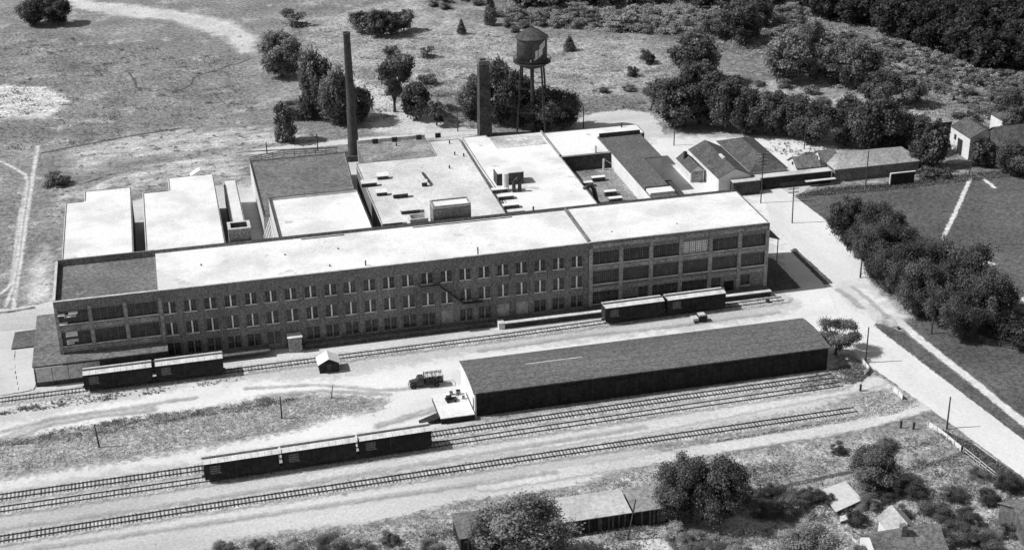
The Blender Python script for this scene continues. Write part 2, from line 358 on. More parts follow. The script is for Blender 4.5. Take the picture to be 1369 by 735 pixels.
stroke('lane_ditch', [(1130,560),(1040,577),(960,590)], 0.5, m_darkdirt, 'dark rut beside the dirt lane')
stroke('footpath', [(1105,683),(1120,700),(1138,718),(1160,740)], 0.7, m_walk, 'narrow garden path towards the house')
stroke('garden_ditch', [(1000,664),(1060,648),(1110,637),(1135,632)], 0.9, m_darkdirt, 'dark ditch across the garden')
stroke('garden_ditch', [(1205,630),(1240,622),(1275,611),(1290,604)], 0.9, m_darkdirt, 'dark ditch to the corner of the board fence')
# right hand field, verge, road
patch('right_field', [(1062,263),(1110,253),(1200,246),(1300,232),(1500,222),(2600,420),(1900,1100),(1369,585),(1290,508),(1230,458),(1196,418),(1162,372),(1150,343),(1110,300)], m_lawn, 'dark mown field right of the road', pad=2)
patch('road', [(1040,250),(1062,263),(1110,300),(1150,344),(1158,372),(1180,405),(1172,432),(1165,434),(1369,589),(1900,1010),(1700,1010),(1369,640),(1250,552),(1170,495),(1140,470),(1128,440),(1105,385),(1060,330),(1032,300),(1020,262)], m_road, 'pale concrete road from the factory gate past the crossing', pad=1)
patch('verge', [(1166,433),(1180,434),(1210,447),(1369,572),(1800,900),(1850,960),(1369,588)], m_plot, 'dark grass strip between road and footpath', pad=1)
stroke('sidewalk', [(1185,406),(1200,428),(1230,455),(1300,510),(1369,566),(1600,755)], 1.9, m_walk, 'pale concrete sidewalk right of the road', pad=1)
patch('bare_patch', [(1125,385),(1150,378),(1190,400),(1215,425),(1190,432),(1150,410)], m_bright, 'worn pale ground at the road bend')
stroke('field_path', [(1299,235),(1288,260),(1275,290),(1259,321)], 1.0, m_chalk, 'straight white line worn across the dark field')
stroke('field_path', [(1294,233),(1303,233),(1315,240),(1330,252)], 1.0, m_chalk, 'bent white line at the top of the dark field')
patch('bare_patch', [(1305,352),(1314,349),(1332,353),(1330,356),(1312,356)], m_chalk, 'small white bare spot in the dark field')
patch('bare_patch', [(1336,372),(1341,373),(1348,379),(1344,382)], m_chalk, 'tiny white bare spot in the dark field')
patch('bare_patch', [(1360,400),(1369,398),(1390,402),(1372,406)], m_chalk, 'white bare spot at the right edge of the field')
patch('lawn_plot', [(1024,345),(1034,347),(1071,386),(1022,391)], m_plot, 'dark grass plot at the end of the factory', pad=.6)
patch('lawn_plot', [(1056,335),(1064,334),(1112,378),(1103,382)], m_plot, 'narrow dark grass strip beside the road', pad=.6)
stroke('hedge_row', [(1062,334),(1111,379)], .8, m_plot, 'thin dark grass edge between the factory end and the road')
m_stain = mat('yard_stain', 0.36, 0.48, 0.2, 0.2, 2.6, fringe=0.5, fscale=0.5, soft=1.3)
for pts, wd, lab in (([(-60,620),(0,590),(60,568),(120,556),(200,548)],2.2,'brown dirt streak at the left of the yard'),([(0,578),(70,560),(150,549),(260,532)],.7,'upper wheel rut in the left of the yard'),
    ([(330,520),(420,515),(510,522),(548,520)],.5,'upper wheel rut leading to the truck'),([(350,530),(430,523),(520,528)],.5,'lower wheel rut leading to the truck'),
    ([(505,570),(545,558),(590,545)],1.4,'dirt streak beside the loading platform'),([(640,470),(760,452),(900,437),(1040,418)],.6,'long wheel rut behind the long warehouse'),
    ([(1140,385),(1165,405),(1185,425)],.6,'dark rut at the road bend'),([(1120,388),(1140,402),(1150,412)],.8,'short dark scrape at the road bend'),
    ([(0,708),(180,683),(420,645),(640,608),(860,572)],.6,'faint rut between the tracks'),([(40,735),(300,697),(520,664),(740,632)],.7,'faint rut in front of the nearest track')):
    stroke('wheel_rut', pts, wd, m_stain, lab)
# west court
patch('concrete_court', [(-260,475),(-60,450),(20,443),(47,440),(47,522),(-60,540),(-260,570)], m_slab, 'pale concrete court left of the factory', pad=1)
for pts in ([(0,497),(20,494)], [(20,494),(26,526)], [(20,460),(20,494)], [(-60,505),(0,497)]):
    stroke('court_joint', pts, 0.22, m_tarline, 'dark joint line in the concrete court', step=0.3, pad=.3)
for pts in ([(45,412),(10,418),(-30,422)],):
    stroke('court_edge', pts, 0.5, m_darkdirt, 'dark edge between the pasture and the court', step=0.3, pad=.5)

# ------------------------------------------------------------------ railway
def track(pts, label, tie_m=None):
    W = [Vector((x, y, 0)) for x, y in pts]
    t = thing('railway_track', (W[0].x, W[0].y, 0), label, 'railway track'); t['kind'] = 'structure'; del t['category']
    stroke('track_ballast', pts, 3.6, m_ballast, 'ballast bed under the ' + label.split(',')[0], px=False, step=0.8); zb = ZL[0]-.03
    # resample
    P = []; 
    for i in range(len(W)-1):
        L = (W[i+1]-W[i]).length; n = max(1, int(L/5))
        for k in range(n): P.append(W[i].lerp(W[i+1], k/n))
    P.append(W[-1])
    for s in (-0.75, 0.75):
        b = MB(); prev = None
        for i in range(len(P)-1):
            d = (P[i+1]-P[i]).normalized(); n = Vector((-d.y, d.x, 0))
            b.bar(P[i]+n*s+Vector((0,0,zb+.18)), P[i+1]+n*s+Vector((0,0,zb+.18)), 0.11, 0.16)
        b.build('rail', m_rail, t)
    tm = MB(); tm.box(-0.115, -1.25, 0, 0.115, 1.25, 0.10, bottom=False)
    first = None; acc = 0.0; cnt = 0; extra = MB(); ti = 0
    sp = 0.64
    total = sum((W[i+1]-W[i]).length for i in range(len(W)-1))
    s_ = 0.2
    while s_ < total:
        q = s_; i = 0
        while q > (W[i+1]-W[i]).length: q -= (W[i+1]-W[i]).length; i += 1
        d = (W[i+1]-W[i]).normalized(); p = W[i]+d*q
        if ti % 37 == 29: s_ += 0.5
        dy = random.uniform(-0.08, 0.08)
        if cnt < 300:
            if first is None: first = tm.build('tie', tie_m or m_tie, t, local=True); o = first
            else: o = first.copy(); COL.objects.link(o); o.parent = t
            o.location = (p.x-t.location.x, p.y-t.location.y+dy, zb)
            o.rotation_euler = (0, 0, math.atan2(d.y, d.x)+random.uniform(-.03,.03)); cnt += 1
        ti += 1; s_ += sp+random.uniform(-.05,.05)
    return t
track([(-48,218.2),(-4.2,219.5),(27,220.1),(60,220.8),(95,221.2),(116.5,221.5)], 'nearest single track, ending in the weeds')
track([(-48,227.3),(-5,228.0),(45,229.3),(85,230.4),(118,231.0)], 'middle track, with the three boxcars on it', m_tie_pale)
track([(-48,231.3),(-4,231.9),(43,232.9),(86,234.0),(118,234.4)], 'third track, along the foot of the long warehouse', m_tie)
track([(-62,266.0),(-21,266.3),(10,266.6),(44,267.0),(64,267.3),(81,267.9),(112,268.4),(122,268.6)], 'factory siding, along the brick wall', m_tie_pale)

# ------------------------------------------------------------------ boxcars
def boxcar(loc, label, door=0):
    L, Wd, z0, z1 = 12.6, 1.48, 1.05, 3.95
    t = thing('boxcar', (0,0,0), label, 'boxcar', 'boxcars standing on the tracks')
    b = MB(); b.box(-L/2, -Wd, z0, L/2, Wd, z1)
    b.build('body', m_car, t)
    b = MB()                                          # shallow peaked roof with carlines
    for s in (-1, 1):
        b.add([(-L/2-.08, s*(Wd+.08), z1+.003), (L/2+.08, s*(Wd+.08), z1+.003), (L/2+.08, 0, z1+.34), (-L/2-.08, 0, z1+.34)], [(0,1,2,3) if s < 0 else (3,2,1,0)])
    for e in (-1, 1):
        b.add([(e*(L/2+.08), -Wd-.08, z1+.003), (e*(L/2+.08), Wd+.08, z1+.003), (e*(L/2+.08), 0, z1+.34)], [(0,1,2)])
    b.build('roof', m_carroof, t)
    b = MB()
    for k in range(1, 11):
        x = -L/2+k*L/11
        for s in (-1, 1): b.bar((x, s*(Wd+.08), z1+.03), (x, 0, z1+.37), 0.05, 0.05)
    b.build('roof_rib', m_carroof, t)
    b = MB(); b.box(-L/2-.3, -.24, z1+.40, L/2+.3, .24, z1+.45); b.build('roof_walk', m_walkway, t)
    for s in (-1, 1):
        b = MB(); b.box(-.95+.15*s, s*(Wd+.05)-.03, z0+.05, .95+.15*s, s*(Wd+.05)+.03, z1-.12)
        for k in range(4):
            z = z0+.35+k*.75; b.box(-.95+.15*s, s*(Wd+.09)-.02, z, .95+.15*s, s*(Wd+.09)+.02, z+.06)
        b.build('door', m_board, t)
        b = MB()
        for k in range(9):                            # outside posts
            x = -L/2+.1+k*(L-.2)/8
            if abs(x) < 1.3: continue
            b.box(x-.06, s*(Wd+.03)-.03, z0, x+.06, s*(Wd+.03)+.03, z1)
        b.box(-L/2, s*(Wd+.03)-.03, z0-.18, L/2, s*(Wd+.03)+.03, z0-.003)
        b.build('side_frame', m_board, t)
        b = MB()                                      # lettering and road number strips
        rr = random.Random(3)
        for row in range(4):
            x = -5.3
            while x < -3.6:
                ww = rr.uniform(.08,.2); b.box(-s*x, s*(Wd+.075)-.004, z0+2.1-row*.42, -s*x+ww, s*(Wd+.075)+.004, z0+2.36-row*.42); x += ww+.09
        b.build('lettering', m_letter, t)
    b = MB()
    for e in (-1, 1):
        for k in range(6):
            z = z0+.3+k*.45; b.bar((e*(L/2+.06), -1.4, z), (e*(L/2+.06), -.95, z), .04)
        b.bar((e*(L/2+.06), -1.4, z0), (e*(L/2+.06), -1.4, z1), .05); b.bar((e*(L/2+.06), -.95, z0), (e*(L/2+.06), -.95, z1+.3), .05)
    b.build('ladder', m_iron, t)
    b = MB(); b.box(-L/2+.2, -.6, .75, L/2-.2, .6, z0-.003); b.box(-L/2-.42, -.15, .78, -L/2+.2, .15, 1.0); b.box(L/2-.2, -.15, .78, L/2+.42, .15, 1.0)
    b.build('underframe', m_iron, t)
    for e in (-1, 1):
        c = e*(L/2-2.1)
        b = MB()
        for s in (-1, 1): b.box(c-1.3, s*1.0-.08, .5, c+1.3, s*1.0+.08, .8)
        b.box(c-.25, -1.1, .45, c+.25, 1.1, .72)
        tr = b.build('truck_frame', m_iron, t)
        for dx in (-.85, .85):
            b = MB()
            for s in (-1, 1): b.tube([(c+dx, s*.8-.07, .74), (c+dx, s*.8+.07, .74)], [.42, .42], 14)
            b.tube([(c+dx,-.8,.74),(c+dx,.8,.74)], [.08,.08], 6)
            b.build('wheelset', m_iron, tr)
    return t
bc = boxcar((0,0,0), '')
bct = template(bc)
cars = [(5.6, 228.35, 'leftmost boxcar of the row of three on the middle track'),
        (18.95, 228.75, 'middle boxcar of the row of three on the middle track'),
        (32.35, 229.15, 'rightmost boxcar of the row of three on the middle track'),
        (-14.7, 266.35, 'left one of the two boxcars under the lean-to end of the factory'),
        (-1.3, 266.5, 'right one of the two boxcars under the lean-to end of the factory'),
        (88.6, 268.05, 'left one of the two boxcars below the big steel windows'),
        (102.1, 268.3, 'right one of the two boxcars below the big steel windows')]
for i, (x, y, lab) in enumerate(cars):
    o = bc if i == 0 else copy_tree(bct)
    o.location = (x, y, ZL[0]+.23-.32); o.rotation_euler = (0, 0, math.radians((1.4, 1.5, 1.6, .4, .4, 1.0, .9)[i])); o['label'] = lab

# ------------------------------------------------------------------ factory
FX0, FXA, FX1, FX2 = -25.2, -5.2, 81.0, 120.4
FY0, FY1, FZ = 273.9, 293.2, 15.7
fac = thing('factory', (FX0, FY0, 0), 'long three-storey brick factory with a white flat roof', 'factory')
openings = []      # x0,x1,z0,z1,kind
for k, (a, c) in enumerate(((-24.5,-19.1),(-18.3,-12.5),(-11.7,-5.9))):
    openings += [(a, c, 10.9, 13.6, 'steelA'), (a, c, 6.3, 9.1, 'steelA')]
for k in range(22):
    x = -3.79+3.908*k
    for j, (z0, z1) in enumerate(((10.7, 13.1), (6.0, 8.6), (1.4, 4.2))):
        hw = 1.15 if j < 2 else 1.3
        if j == 2 and k == 6: continue
        openings.append((x-hw, x+hw, z0, z1, 'pair%d' % j if not (j == 2 and k in (14, 17, 18)) else 'door'))
for k in range(6):
    x = 81.3+6.52*k
    for j, (z0, z1) in enumerate(((10.7, 13.5), (6.3, 9.2), (1.7, 4.4))):
        if j == 2 and k == 4: openings.append((x+.5, x+2.6, z0, z1, 'steel2')); openings.append((x+3.3, x+5.6, .1, 3.4, 'dock')); continue
        if j == 2 and k == 5: openings.append((x+.6, x+2.7, 2.0, z1, 'steel2')); continue
        if j == 2 and k == 1: openings.append((x+.5, x+3.6, .6, 2.4, 'dock')); openings.append((x+3.9, x+6.0, z0, z1, 'steel2')); continue
        openings.append((x+.45, x+6.05, z0, z1, 'steelC' if not (k == 3 and j == 0) else 'glare'))
def wall_holes(x0, x1, z0, z1, y, ops, depth=0.28):
    b = MB()
    xs = sorted(set([x0, x1]+[o[0] for o in ops]+[o[1] for o in ops])); zs = sorted(set([z0, z1]+[o[2] for o in ops]+[o[3] for o in ops]))
    for i in range(len(xs)-1):
        run = None
        for j in range(len(zs)-1):
            cx, cz = (xs[i]+xs[i+1])/2, (zs[j]+zs[j+1])/2
            hole = any(o[0] < cx < o[1] and o[2] < cz < o[3] for o in ops)
            if not hole and run is None: run = zs[j]
            if hole and run is not None: b.quad((xs[i],y,run),(xs[i+1],y,run),(xs[i+1],y,zs[j]),(xs[i],y,zs[j])); run = None
        if run is not None: b.quad((xs[i],y,run),(xs[i+1],y,run),(xs[i+1],y,zs[-1]),(xs[i],y,zs[-1]))
    for o in ops:
        a, c, d, e = o[:4]; Y = y+depth+.05
        b.quad((a,y,d),(c,y,d),(c,Y,d),(a,Y,d)); b.quad((a,Y,e),(c,Y,e),(c,y,e),(a,y,e))
        b.quad((a,y,d),(a,Y,d),(a,Y,e),(a,y,e)); b.quad((c,Y,d),(c,y,d),(c,y,e),(c,Y,e))
    return b
wf = wall_holes(FX0, FX2, -.2, FZ-.9, FY0, openings)
wf.build('front_wall', m_brick, fac)
b = MB(); b.quad((FX0,FY1,-.2),(FX0,FY0,-.2),(FX0,FY0,FZ-.9),(FX0,FY1,FZ-.9)); b.quad((FX2,FY0,-.2),(FX2,FY1,-.2),(FX2,FY1,FZ-.9),(FX2,FY0,FZ-.9))
b.quad((FX2,FY1,-.2),(FX0,FY1,-.2),(FX0,FY1,FZ-.9),(FX2,FY1,FZ-.9))
b.build('side_wall', m_brick, fac)
b = MB(); b.box(FX0+.4, FY0+.4, FZ-1.3, -5.6, FY1-.4, FZ-.85); b.build('roof', m_cinder, fac)['label'] = 'dark tarred part of the flat roof at the left end'
b = MB(); b.box(-5.597, FY0+.4, FZ-.8, FX1-.25, FY1-.4, FZ-.2); b.build('roof', m_wroof, fac)
b = MB(); b.box(FX1+.25, FY0+.4, FZ-.8, FX2-.3, FY1-.4, FZ-.05); b.build('roof', m_wroof, fac)
# parapets
b = MB(); b.box(FX0, FY0, FZ-.9, FX1, FY0+.4, FZ); b.box(FX1+.003, FY0-.05, FZ-.9, FX2, FY0+.35, FZ+.1)
b.box(FX0, FY0+.403, FZ-.9, FX0+.4, FY1, FZ+.1); b.box(FX2-.3, FY0+.4, FZ-.9, FX2, FY1, FZ+.02)
b.box(FX0+.403, FY1-.4, FZ-.9, -5.6, FY1, FZ+.5); b.box(-5.597, FY1-.4, FZ-.9, FX2-.3, FY1, FZ+.3)
b.box(FX1-.25, FY0+.4, FZ-.9, FX1+.25, FY1-.4, FZ+.35)
b.build('parapet', m_brick, fac)
b = MB(); b.box(FX0-.05, FY0-.06, FZ+.003, -5.6, FY0+.45, FZ+.09); b.box(FX0-.05, FY0+.453, FZ+.103, FX0+.45, FY1, FZ+.19)
b.box(-5.597, FY0-.03, FZ+.003, FX1, FY0+.43, FZ+.05); b.box(FX1+.003, FY0-.08, FZ+.103, FX2, FY0+.38, FZ+.16)
b.build('coping', m_coping, fac)
b = MB(); b.box(-5.5, FY1-.43, FZ+.303, FX2-.3, FY1+.02, FZ+.37)
b.build('coping', m_brick_d, fac)
# piers
for k in range(23):
    x = -3.79+3.908*(k-.5)
    b = MB(); b.box(x-.38, FY0-.12, -.1, x+.38, FY0-.003, 13.7); b.build('pier', m_brick, fac)
for x in (-25.2+.35, -18.7, -12.1, -5.45):
    b = MB(); b.box(x-.32, FY0-.2, -.1, x+.32, FY0-.003, 14.3); b.build('pier', m_pier, fac)
for k in range(7):
    x = 81.3+6.52*k-.05; x = min(x, FX2-.42)
    b = MB(); b.box(x-.4, FY0-.22, -.1, x+.4, FY0-.003, 14.4); b.build('pier', m_pier, fac)
b = MB()
for z in (5.0, 9.5): b.box(-24.5, FY0-.06, z, -5.9, FY0-.003, z+.9)
b.build('spandrel', m_pier, fac)
for z in (4.7, 9.5, 14.4):
    b = MB(); b.box(81.7, FY0-.08, z, 120.0, FY0-.003, z+.75); b.build('spandrel', m_pier, fac)
# windows (built once per kind, then copied)
def make_window(kind, w_, h_):
    holder = bpy.data.objects.new('window', None)
    fm = MB(); Y = 0.2
    if kind.startswith('pair'):
        for sx in (-1, 1):
            a = sx*w_/4; ww = w_/2-.12
            fm.box(a-ww/2, Y, .06, a-ww/2+.09, Y+.08, h_-.05); fm.box(a+ww/2-.09, Y, .06, a+ww/2, Y+.08, h_-.05)
            fm.box(a-ww/2+.09, Y, h_-.14, a+ww/2-.09, Y+.08, h_-.05); fm.box(a-ww/2+.09, Y, .06, a+ww/2-.09, Y+.08, .15)
            fm.box(a-ww/2+.09, Y-.01, h_/2-.05, a+ww/2-.09, Y+.07, h_/2+.04); fm.box(a-.025, Y+.003, .15, a+.025, Y+.06, h_-.14)
        f = fm.build('window', m_sash, fac, local=True)
        b = MB(); b.box(-.14, -.02, 0, .14, Y+.1, h_); b.build('mullion', m_mull if kind != 'pair2' else m_sash, f, local=True)
        b = MB(); b.box(-w_/2-.12, -.16, -.16, w_/2+.12, .1, -.003); b.build('sill', m_conc if kind != 'pair2' else m_pier, f, local=True)
    elif kind in ('door', 'dock'):
        fm.box(-w_/2, Y, 0, w_/2, Y+.06, h_)
        for k in range(1, 5): fm.box(-w_/2+.1, Y-.03, k*h_/5-.03, w_/2-.1, Y-.003, k*h_/5+.03)
        f = fm.build('door', mat('door_paint', 0.3, 0.45, 0.6, 0.3, 2.0) if kind == 'door' else m_board, fac, local=True)
        return f
    else:
        n = {'steelA': 4, 'steelC': 4, 'steel2': 2, 'glare': 4}[kind]
        for k in range(n+1):
            x = -w_/2+k*w_/n; x = max(-w_/2+.05, min(w_/2-.05, x)); fm.box(x-.06, Y-.02, 0, x+.06, Y+.07, h_)
        for k in range(n*3):
            if k % 3: x = -w_/2+k*w_/(n*3); fm.box(x-.022, Y, .08, x+.022, Y+.05, h_-.08)
        for k in range(0, 6):
            z = k*h_/5; z = max(.05, min(h_-.05, z)); fm.box(-w_/2, Y+.004, z-.025, w_/2, Y+.054, z+.025)
        f = fm.build('window', m_frame if kind != 'steelA' else m_frame, fac, local=True)
        b = MB(); b.box(-w_/2-.05, -.2, -.18, w_/2+.05, .1, -.003); b.build('sill', m_conc, f, local=True)
    b = MB(); b.quad((-w_/2,Y+.09,0),(w_/2,Y+.09,0),(w_/2,Y+.09,h_),(-w_/2,Y+.09,h_)); b.build('pane', m_glass if kind != 'glare' else m_glare, f, local=True)
    return f
protos = {}
for (a, c, d, e, kind) in openings:
    key = (kind, round(c-a, 2), round(e-d, 2))
    if key not in protos: f = make_window(kind, c-a, e-d); protos[key] = template(f)
    else: f = copy_tree(protos[key], fac)
    f.location = ((a+c)/2-FX0, 0, d)
    if kind == 'glare': f['label'] = 'steel window with sky glare painted white on its panes'
# opened hopper sashes and drawn blinds at the left corner
for (x, z, ww) in ((-24.0,12.9,1.3),(-21.8,13.1,1.7),(-22.4,12.5,2.3),(-23.8,11.0,1.5),(-22.6,8.4,2.2),(-22.6,7.3,2.2),(-23.0,6.8,1.4)):
    b = MB(); hh = .32 if z != 8.4 else .8
    b.add([(x-ww/2,FY0-.02,z+hh),(x+ww/2,FY0-.02,z+hh),(x+ww/2,FY0-.5,z),(x-ww/2,FY0-.5,z),(x-ww/2,FY0-.02,z+hh-.04),(x+ww/2,FY0-.02,z+hh-.04),(x+ww/2,FY0-.5,z-.04),(x-ww/2,FY0-.5,z-.04)], [(3,2,1,0),(4,5,6,7),(0,1,5,4),(2,3,7,6),(1,2,6,5),(3,0,4,7)])
    b.build('open_sash', m_white, fac)['label'] = 'white sash tilted open'
# fire escape
b = MB()
for (xa, xb, z) in ((45.5, 49.5, 10.3), (54.0, 58.3, 5.7)):
    b.box(xa, FY0-1.2, z, xb, FY0-.15, z+.1)
    for s in range(int((xb-xa)/.5)+1): b.bar((xa+s*.5, FY0-1.2, z+.1), (xa+s*.5, FY0-1.2, z+1.1), .05)
    b.bar((xa, FY0-1.2, z+1.1), (xb, FY0-1.2, z+1.1), .07)
for dy in (-1.15, -.35): b.bar((49.3, FY0+dy, 10.35), (54.2, FY0+dy, 5.8), .12)
for k in range(16):
    t_ = k/16; b.box(49.3+4.9*t_, FY0-1.1, 10.3-4.55*t_, 49.6+4.9*t_, FY0-.4, 10.34-4.55*t_)
b.build('fire_escape', m_iron, fac)
# loading vestibule
b = MB(); b.box(18.3, 271.6, 0, 20.9, FY0-.25, 3.3); b.build('vestibule', m_pier, fac)
b = MB(); b.box(18.1, 271.4, 3.303, 21.1, FY0-.25, 3.45); b.build('vestibule_roof', m_conc, fac)
# end canopy
b = MB()
b.add([(FX2+.003,275.2,12.2),(FX2+3.0,275.2,11.2),(FX2+3.0,283,11.2),(FX2+.003,283,12.2),(FX2+.003,275.2,12.0),(FX2+3.0,275.2,11.0),(FX2+3.0,283,11.0),(FX2+.003,283,12.0)], [(0,1,2,3),(7,6,5,4),(1,0,4,5),(3,2,6,7),(2,1,5,6)])
b.build('canopy', m_tar, fac)
b = MB(); b.bar((FX2+2.8,275.5,0),(FX2+2.8,275.5,11.05),.16); b.bar((FX2+2.8,282.7,0),(FX2+2.8,282.7,11.05),.16); b.build('canopy_post', m_pole, fac)
# roof vents and pipes on the main roof
for px, py, h_ in ((639,340,1.6),(489,355,1.1),(441,356,.4),(381,341,.3),(452,333,.3),(269,355,.35),(690,338,.2),(905,300,.3),(818,311,.3)):
    x, y = G(px, py, FZ-.2); b = MB(); b.tube([(x,y,FZ-.25),(x,y,FZ-.2+h_)], [.14,.14], 8); b.build('vent_pipe', m_iron, fac)
for xa, xb in ((47.5,69.0),(24.0,33.0)):
    b = MB(); b.box(xa, FY1-1.35, FZ-.2, xb, FY1-1.2, FZ-.02); b.build('roof_curb', m_brick_d, fac)

# stair tower behind the roof line (open topped)
t = thing('stair_tower', (9.4,293.3,0), 'small brick shaft with an open top beside the white roofs', 'tower')
b = MB(); x0, x1, y0, y1, zt = 9.5, 14.0, 293.6, 297.6, 18.6
for q in ((x0,y0,x1,y0+.5),(x0,y1-.5,x1,y1),(x0,y0+.5,x0+.5,y1-.5),(x1-.5,y0+.5,x1,y1-.5)): b.box(q[0],q[1],0,q[2],q[3],zt)
b.build('wall', m_brick, t)
b = MB()
for q in ((x0-.08,y0-.08,x1+.08,y0+.55),(x0-.08,y1-.55,x1+.08,y1+.08),(x0-.08,y0+.553,x0+.55,y1-.553),(x1-.55,y0+.553,x1+.08,y1-.553)): b.box(q[0],q[1],zt+.003,q[2],q[3],zt+.15)
b.build('rim', m_coping, t)
b = MB(); b.box(x0+.5,y0+.5,zt-2.2,x1-.5,y1-.5,zt-2.0); b.build('floor', m_tar2, t)

# lean-to
t = thing('lean_to', (-30.2, 270.1, 0), 'dark roofed lean-to wrapping the left corner of the factory', 'lean-to')
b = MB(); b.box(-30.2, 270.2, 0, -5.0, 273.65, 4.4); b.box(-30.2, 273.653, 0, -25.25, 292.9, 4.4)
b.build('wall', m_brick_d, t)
b = MB(); b.box(-30.4, 270.0, 4.403, -5.0, 273.65, 4.6); b.box(-30.4, 273.653, 4.403, -25.25, 292.9, 4.6)
b.build('roof', m_cinder, t)
for k in range(4):
    xa = -29.9+k*3.0; b = MB(); b.box(xa, 270.08, 1.1, xa+2.9, 270.197, 4.1); b.build('panel', mat('lean_panel', 0.5, 0.65, 0.3, 0.25, 2.2), t)
b = MB(); b.box(-30.0, 269.9, 4.02, -24.8, 270.05, 4.25); b.build('gutter', m_white, t)
b = MB(); b.box(-5.0+.003, 271.0, 1.2, 14.5, 273.6, 1.45); b.build('dock_floor', m_tar, t)

sl_ = [G(15,466,.5), G(50,462,.5), G(50,440,.5), G(20,444,.5)]
t = thing('dark_deck', (sl_[0][0], sl_[0][1], 0), 'low dark tarred deck on the concrete court left of the lean-to', 'deck')
MB().prism(sl_, 0, .47).build('base', m_brick_d, t); MB().prism(sl_, .473, .55).build('top', m_tar, t)

# right loading platform
t = thing('loading_platform', (62, 270.6, 0), 'concrete platform under the right half of the brick wall', 'platform')
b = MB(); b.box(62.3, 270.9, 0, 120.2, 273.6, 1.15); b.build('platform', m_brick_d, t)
b = MB(); b.box(62.2, 270.75, 1.153, 120.3, 273.6, 1.3); b.build('edge_slab', m_tar, t)
b = MB(); b.box(62.2, 270.5, 1.303, 120.3, 271.5, 1.45); b.build('kerb', m_conc, t)
b = MB(); b.box(60.9, 270.6, 0, 62.15, 272.6, 1.5); b.build('step_block', m_conc, t)
t = thing('shade_strip', (20, 272, 0), 'low dark strip painting the ground shadow under the middle of the brick factory', 'dock')  # dark colour stands in for the factory's shadow on the ground
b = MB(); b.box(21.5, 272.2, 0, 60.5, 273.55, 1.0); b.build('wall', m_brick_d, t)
b = MB(); b.box(21.5, 272.1, 1.003, 60.5, 273.55, 1.12); b.build('top', m_tar, t)

# ------------------------------------------------------------------ rear buildings
def flat(name, label, poly, h, roof=None, wall=None, par=0.0, cop=None, cat='building'):
    xs = [p[0] for p in poly]; ys = [p[1] for p in poly]
    t = thing(name, (min(xs), min(ys), 0), label, cat)
    # wall prism a little lower than the roof sheet
    MB().prism(poly, -.1, h-.02).build('wall', wall or m_brick, t)
    cx, cy = sum(xs)/len(xs), sum(ys)/len(ys)
    e = .12
    pp = []
    n = len(poly)
    for i in range(n):                  # outward offset of axis-aligned polygon
        a, b_, c = poly[i-1], poly[i], poly[(i+1) % n]
        def nrm(p, q): dx, dy = q[0]-p[0], q[1]-p[1]; L = math.hypot(dx, dy); return (dy/L, -dx/L)
        n1, n2 = nrm(a, b_), nrm(b_, c); pp.append((b_[0]+(n1[0]+n2[0])*e, b_[1]+(n1[1]+n2[1])*e))
    MB().prism(pp if par == 0 else [(x, y) for x, y in poly], h-.017, h+.14).build('roof', roof or m_wroof, t)
    if not par and (roof is None or roof in (m_wroof, m_groof)) and h > 4:
        for i in range(n):
            p, q = poly[i], poly[(i+1) % n]; dx, dy = q[0]-p[0], q[1]-p[1]; L = math.hypot(dx, dy); ux, uy = dx/L, dy/L; nx_, ny_ = -uy, ux
            MB().prism([(p[0]+ux*.2, p[1]+uy*.2), (q[0]-ux*.2, q[1]-uy*.2), (q[0]-ux*.2+nx_*.16, q[1]-uy*.2+ny_*.16), (p[0]+ux*.2+nx_*.16, p[1]+uy*.2+ny_*.16)], h+.143, h+.24).build('edge_strip', m_shingle, t)
    if par:
        b = MB(); c_ = MB()
        for i in range(n):
            p, q = poly[i], poly[(i+1) % n]; dx, dy = q[0]-p[0], q[1]-p[1]; L = math.hypot(dx, dy); ux, uy = dx/L, dy/L; nx_, ny_ = -uy, ux
            w_ = .32; s0 = 0 if i % 2 == 0 else w_+.003; s1 = L if i % 2 == 0 else L-w_-.003
            P4 = [(p[0]+ux*s0, p[1]+uy*s0), (p[0]+ux*s1, p[1]+uy*s1), (p[0]+ux*s1+nx_*w_, p[1]+uy*s1+ny_*w_), (p[0]+ux*s0+nx_*w_, p[1]+uy*s0+ny_*w_)]
            b.prism(P4, h+.143, h+par); c_.prism(P4, h+par+.003, h+par+.07)
        b.build('parapet', wall or m_brick, t); c_.build('coping', cop or m_coping, t)
    return t
R4 = lambda x0, y0, x1, y1: [(x0,y0),(x1,y0),(x1,y1),(x0,y1)]
flat('annex_building', 'white roofed annex at the far left behind the factory', [(-25.2,293.9),(-10.5,293.9),(-10.5,349.3),(-21.0,349.3),(-21.0,342.8),(-25.2,342.8)], 9, wall=m_brick)
tB = flat('annex_building', 'widest white roofed annex, right of the narrow dark alley', [(-7.7,293.9),(9.0,293.9),(9.0,353.0),(-1.6,353.0),(-1.6,344.4),(-7.7,344.4)], 9, wall=m_brick)
b = MB(); b.add([(3.6,352.8,9.15),(6.0,352.8,9.15),(6.0,355.0,9.15),(3.6,355.0,9.15),(6.0,352.8,10.5),(6.0,355.0,10.5)], [(0,1,4),(0,4,5,3),(1,2,5,4),(3,5,2),(0,3,2,1)]); b.build('roof_hood', m_wroof, tB)
flat('narrow_shed', 'long narrow shed with a strip of white roof behind the brick shaft', R4(11.4,298.0,14.4,355.5), 6)
flat('cinder_building', 'low building with a wide dark tarred roof beside the steel stack', [(18.9,329.8),(41.2,329.8),(43.2,367.2),(18.8,367.2)], 6, roof=m_cinder, wall=m_block, par=0.35, cop=m_tar2)
tE = flat('square_building', 'square white roof with dark raised edges between two dark roofs', R4(20.4,293.9,41.0,329.5), 10, par=0.7, wall=m_block, cop=m_brick_d)
b = MB()
for k in range(9):
    x = 17.9+.28*k; b.bar((x-.2,294,.2+k*.7),(x,329,.4+k*.7),.16)
b.build('pipe_rack', m_conc, tE)
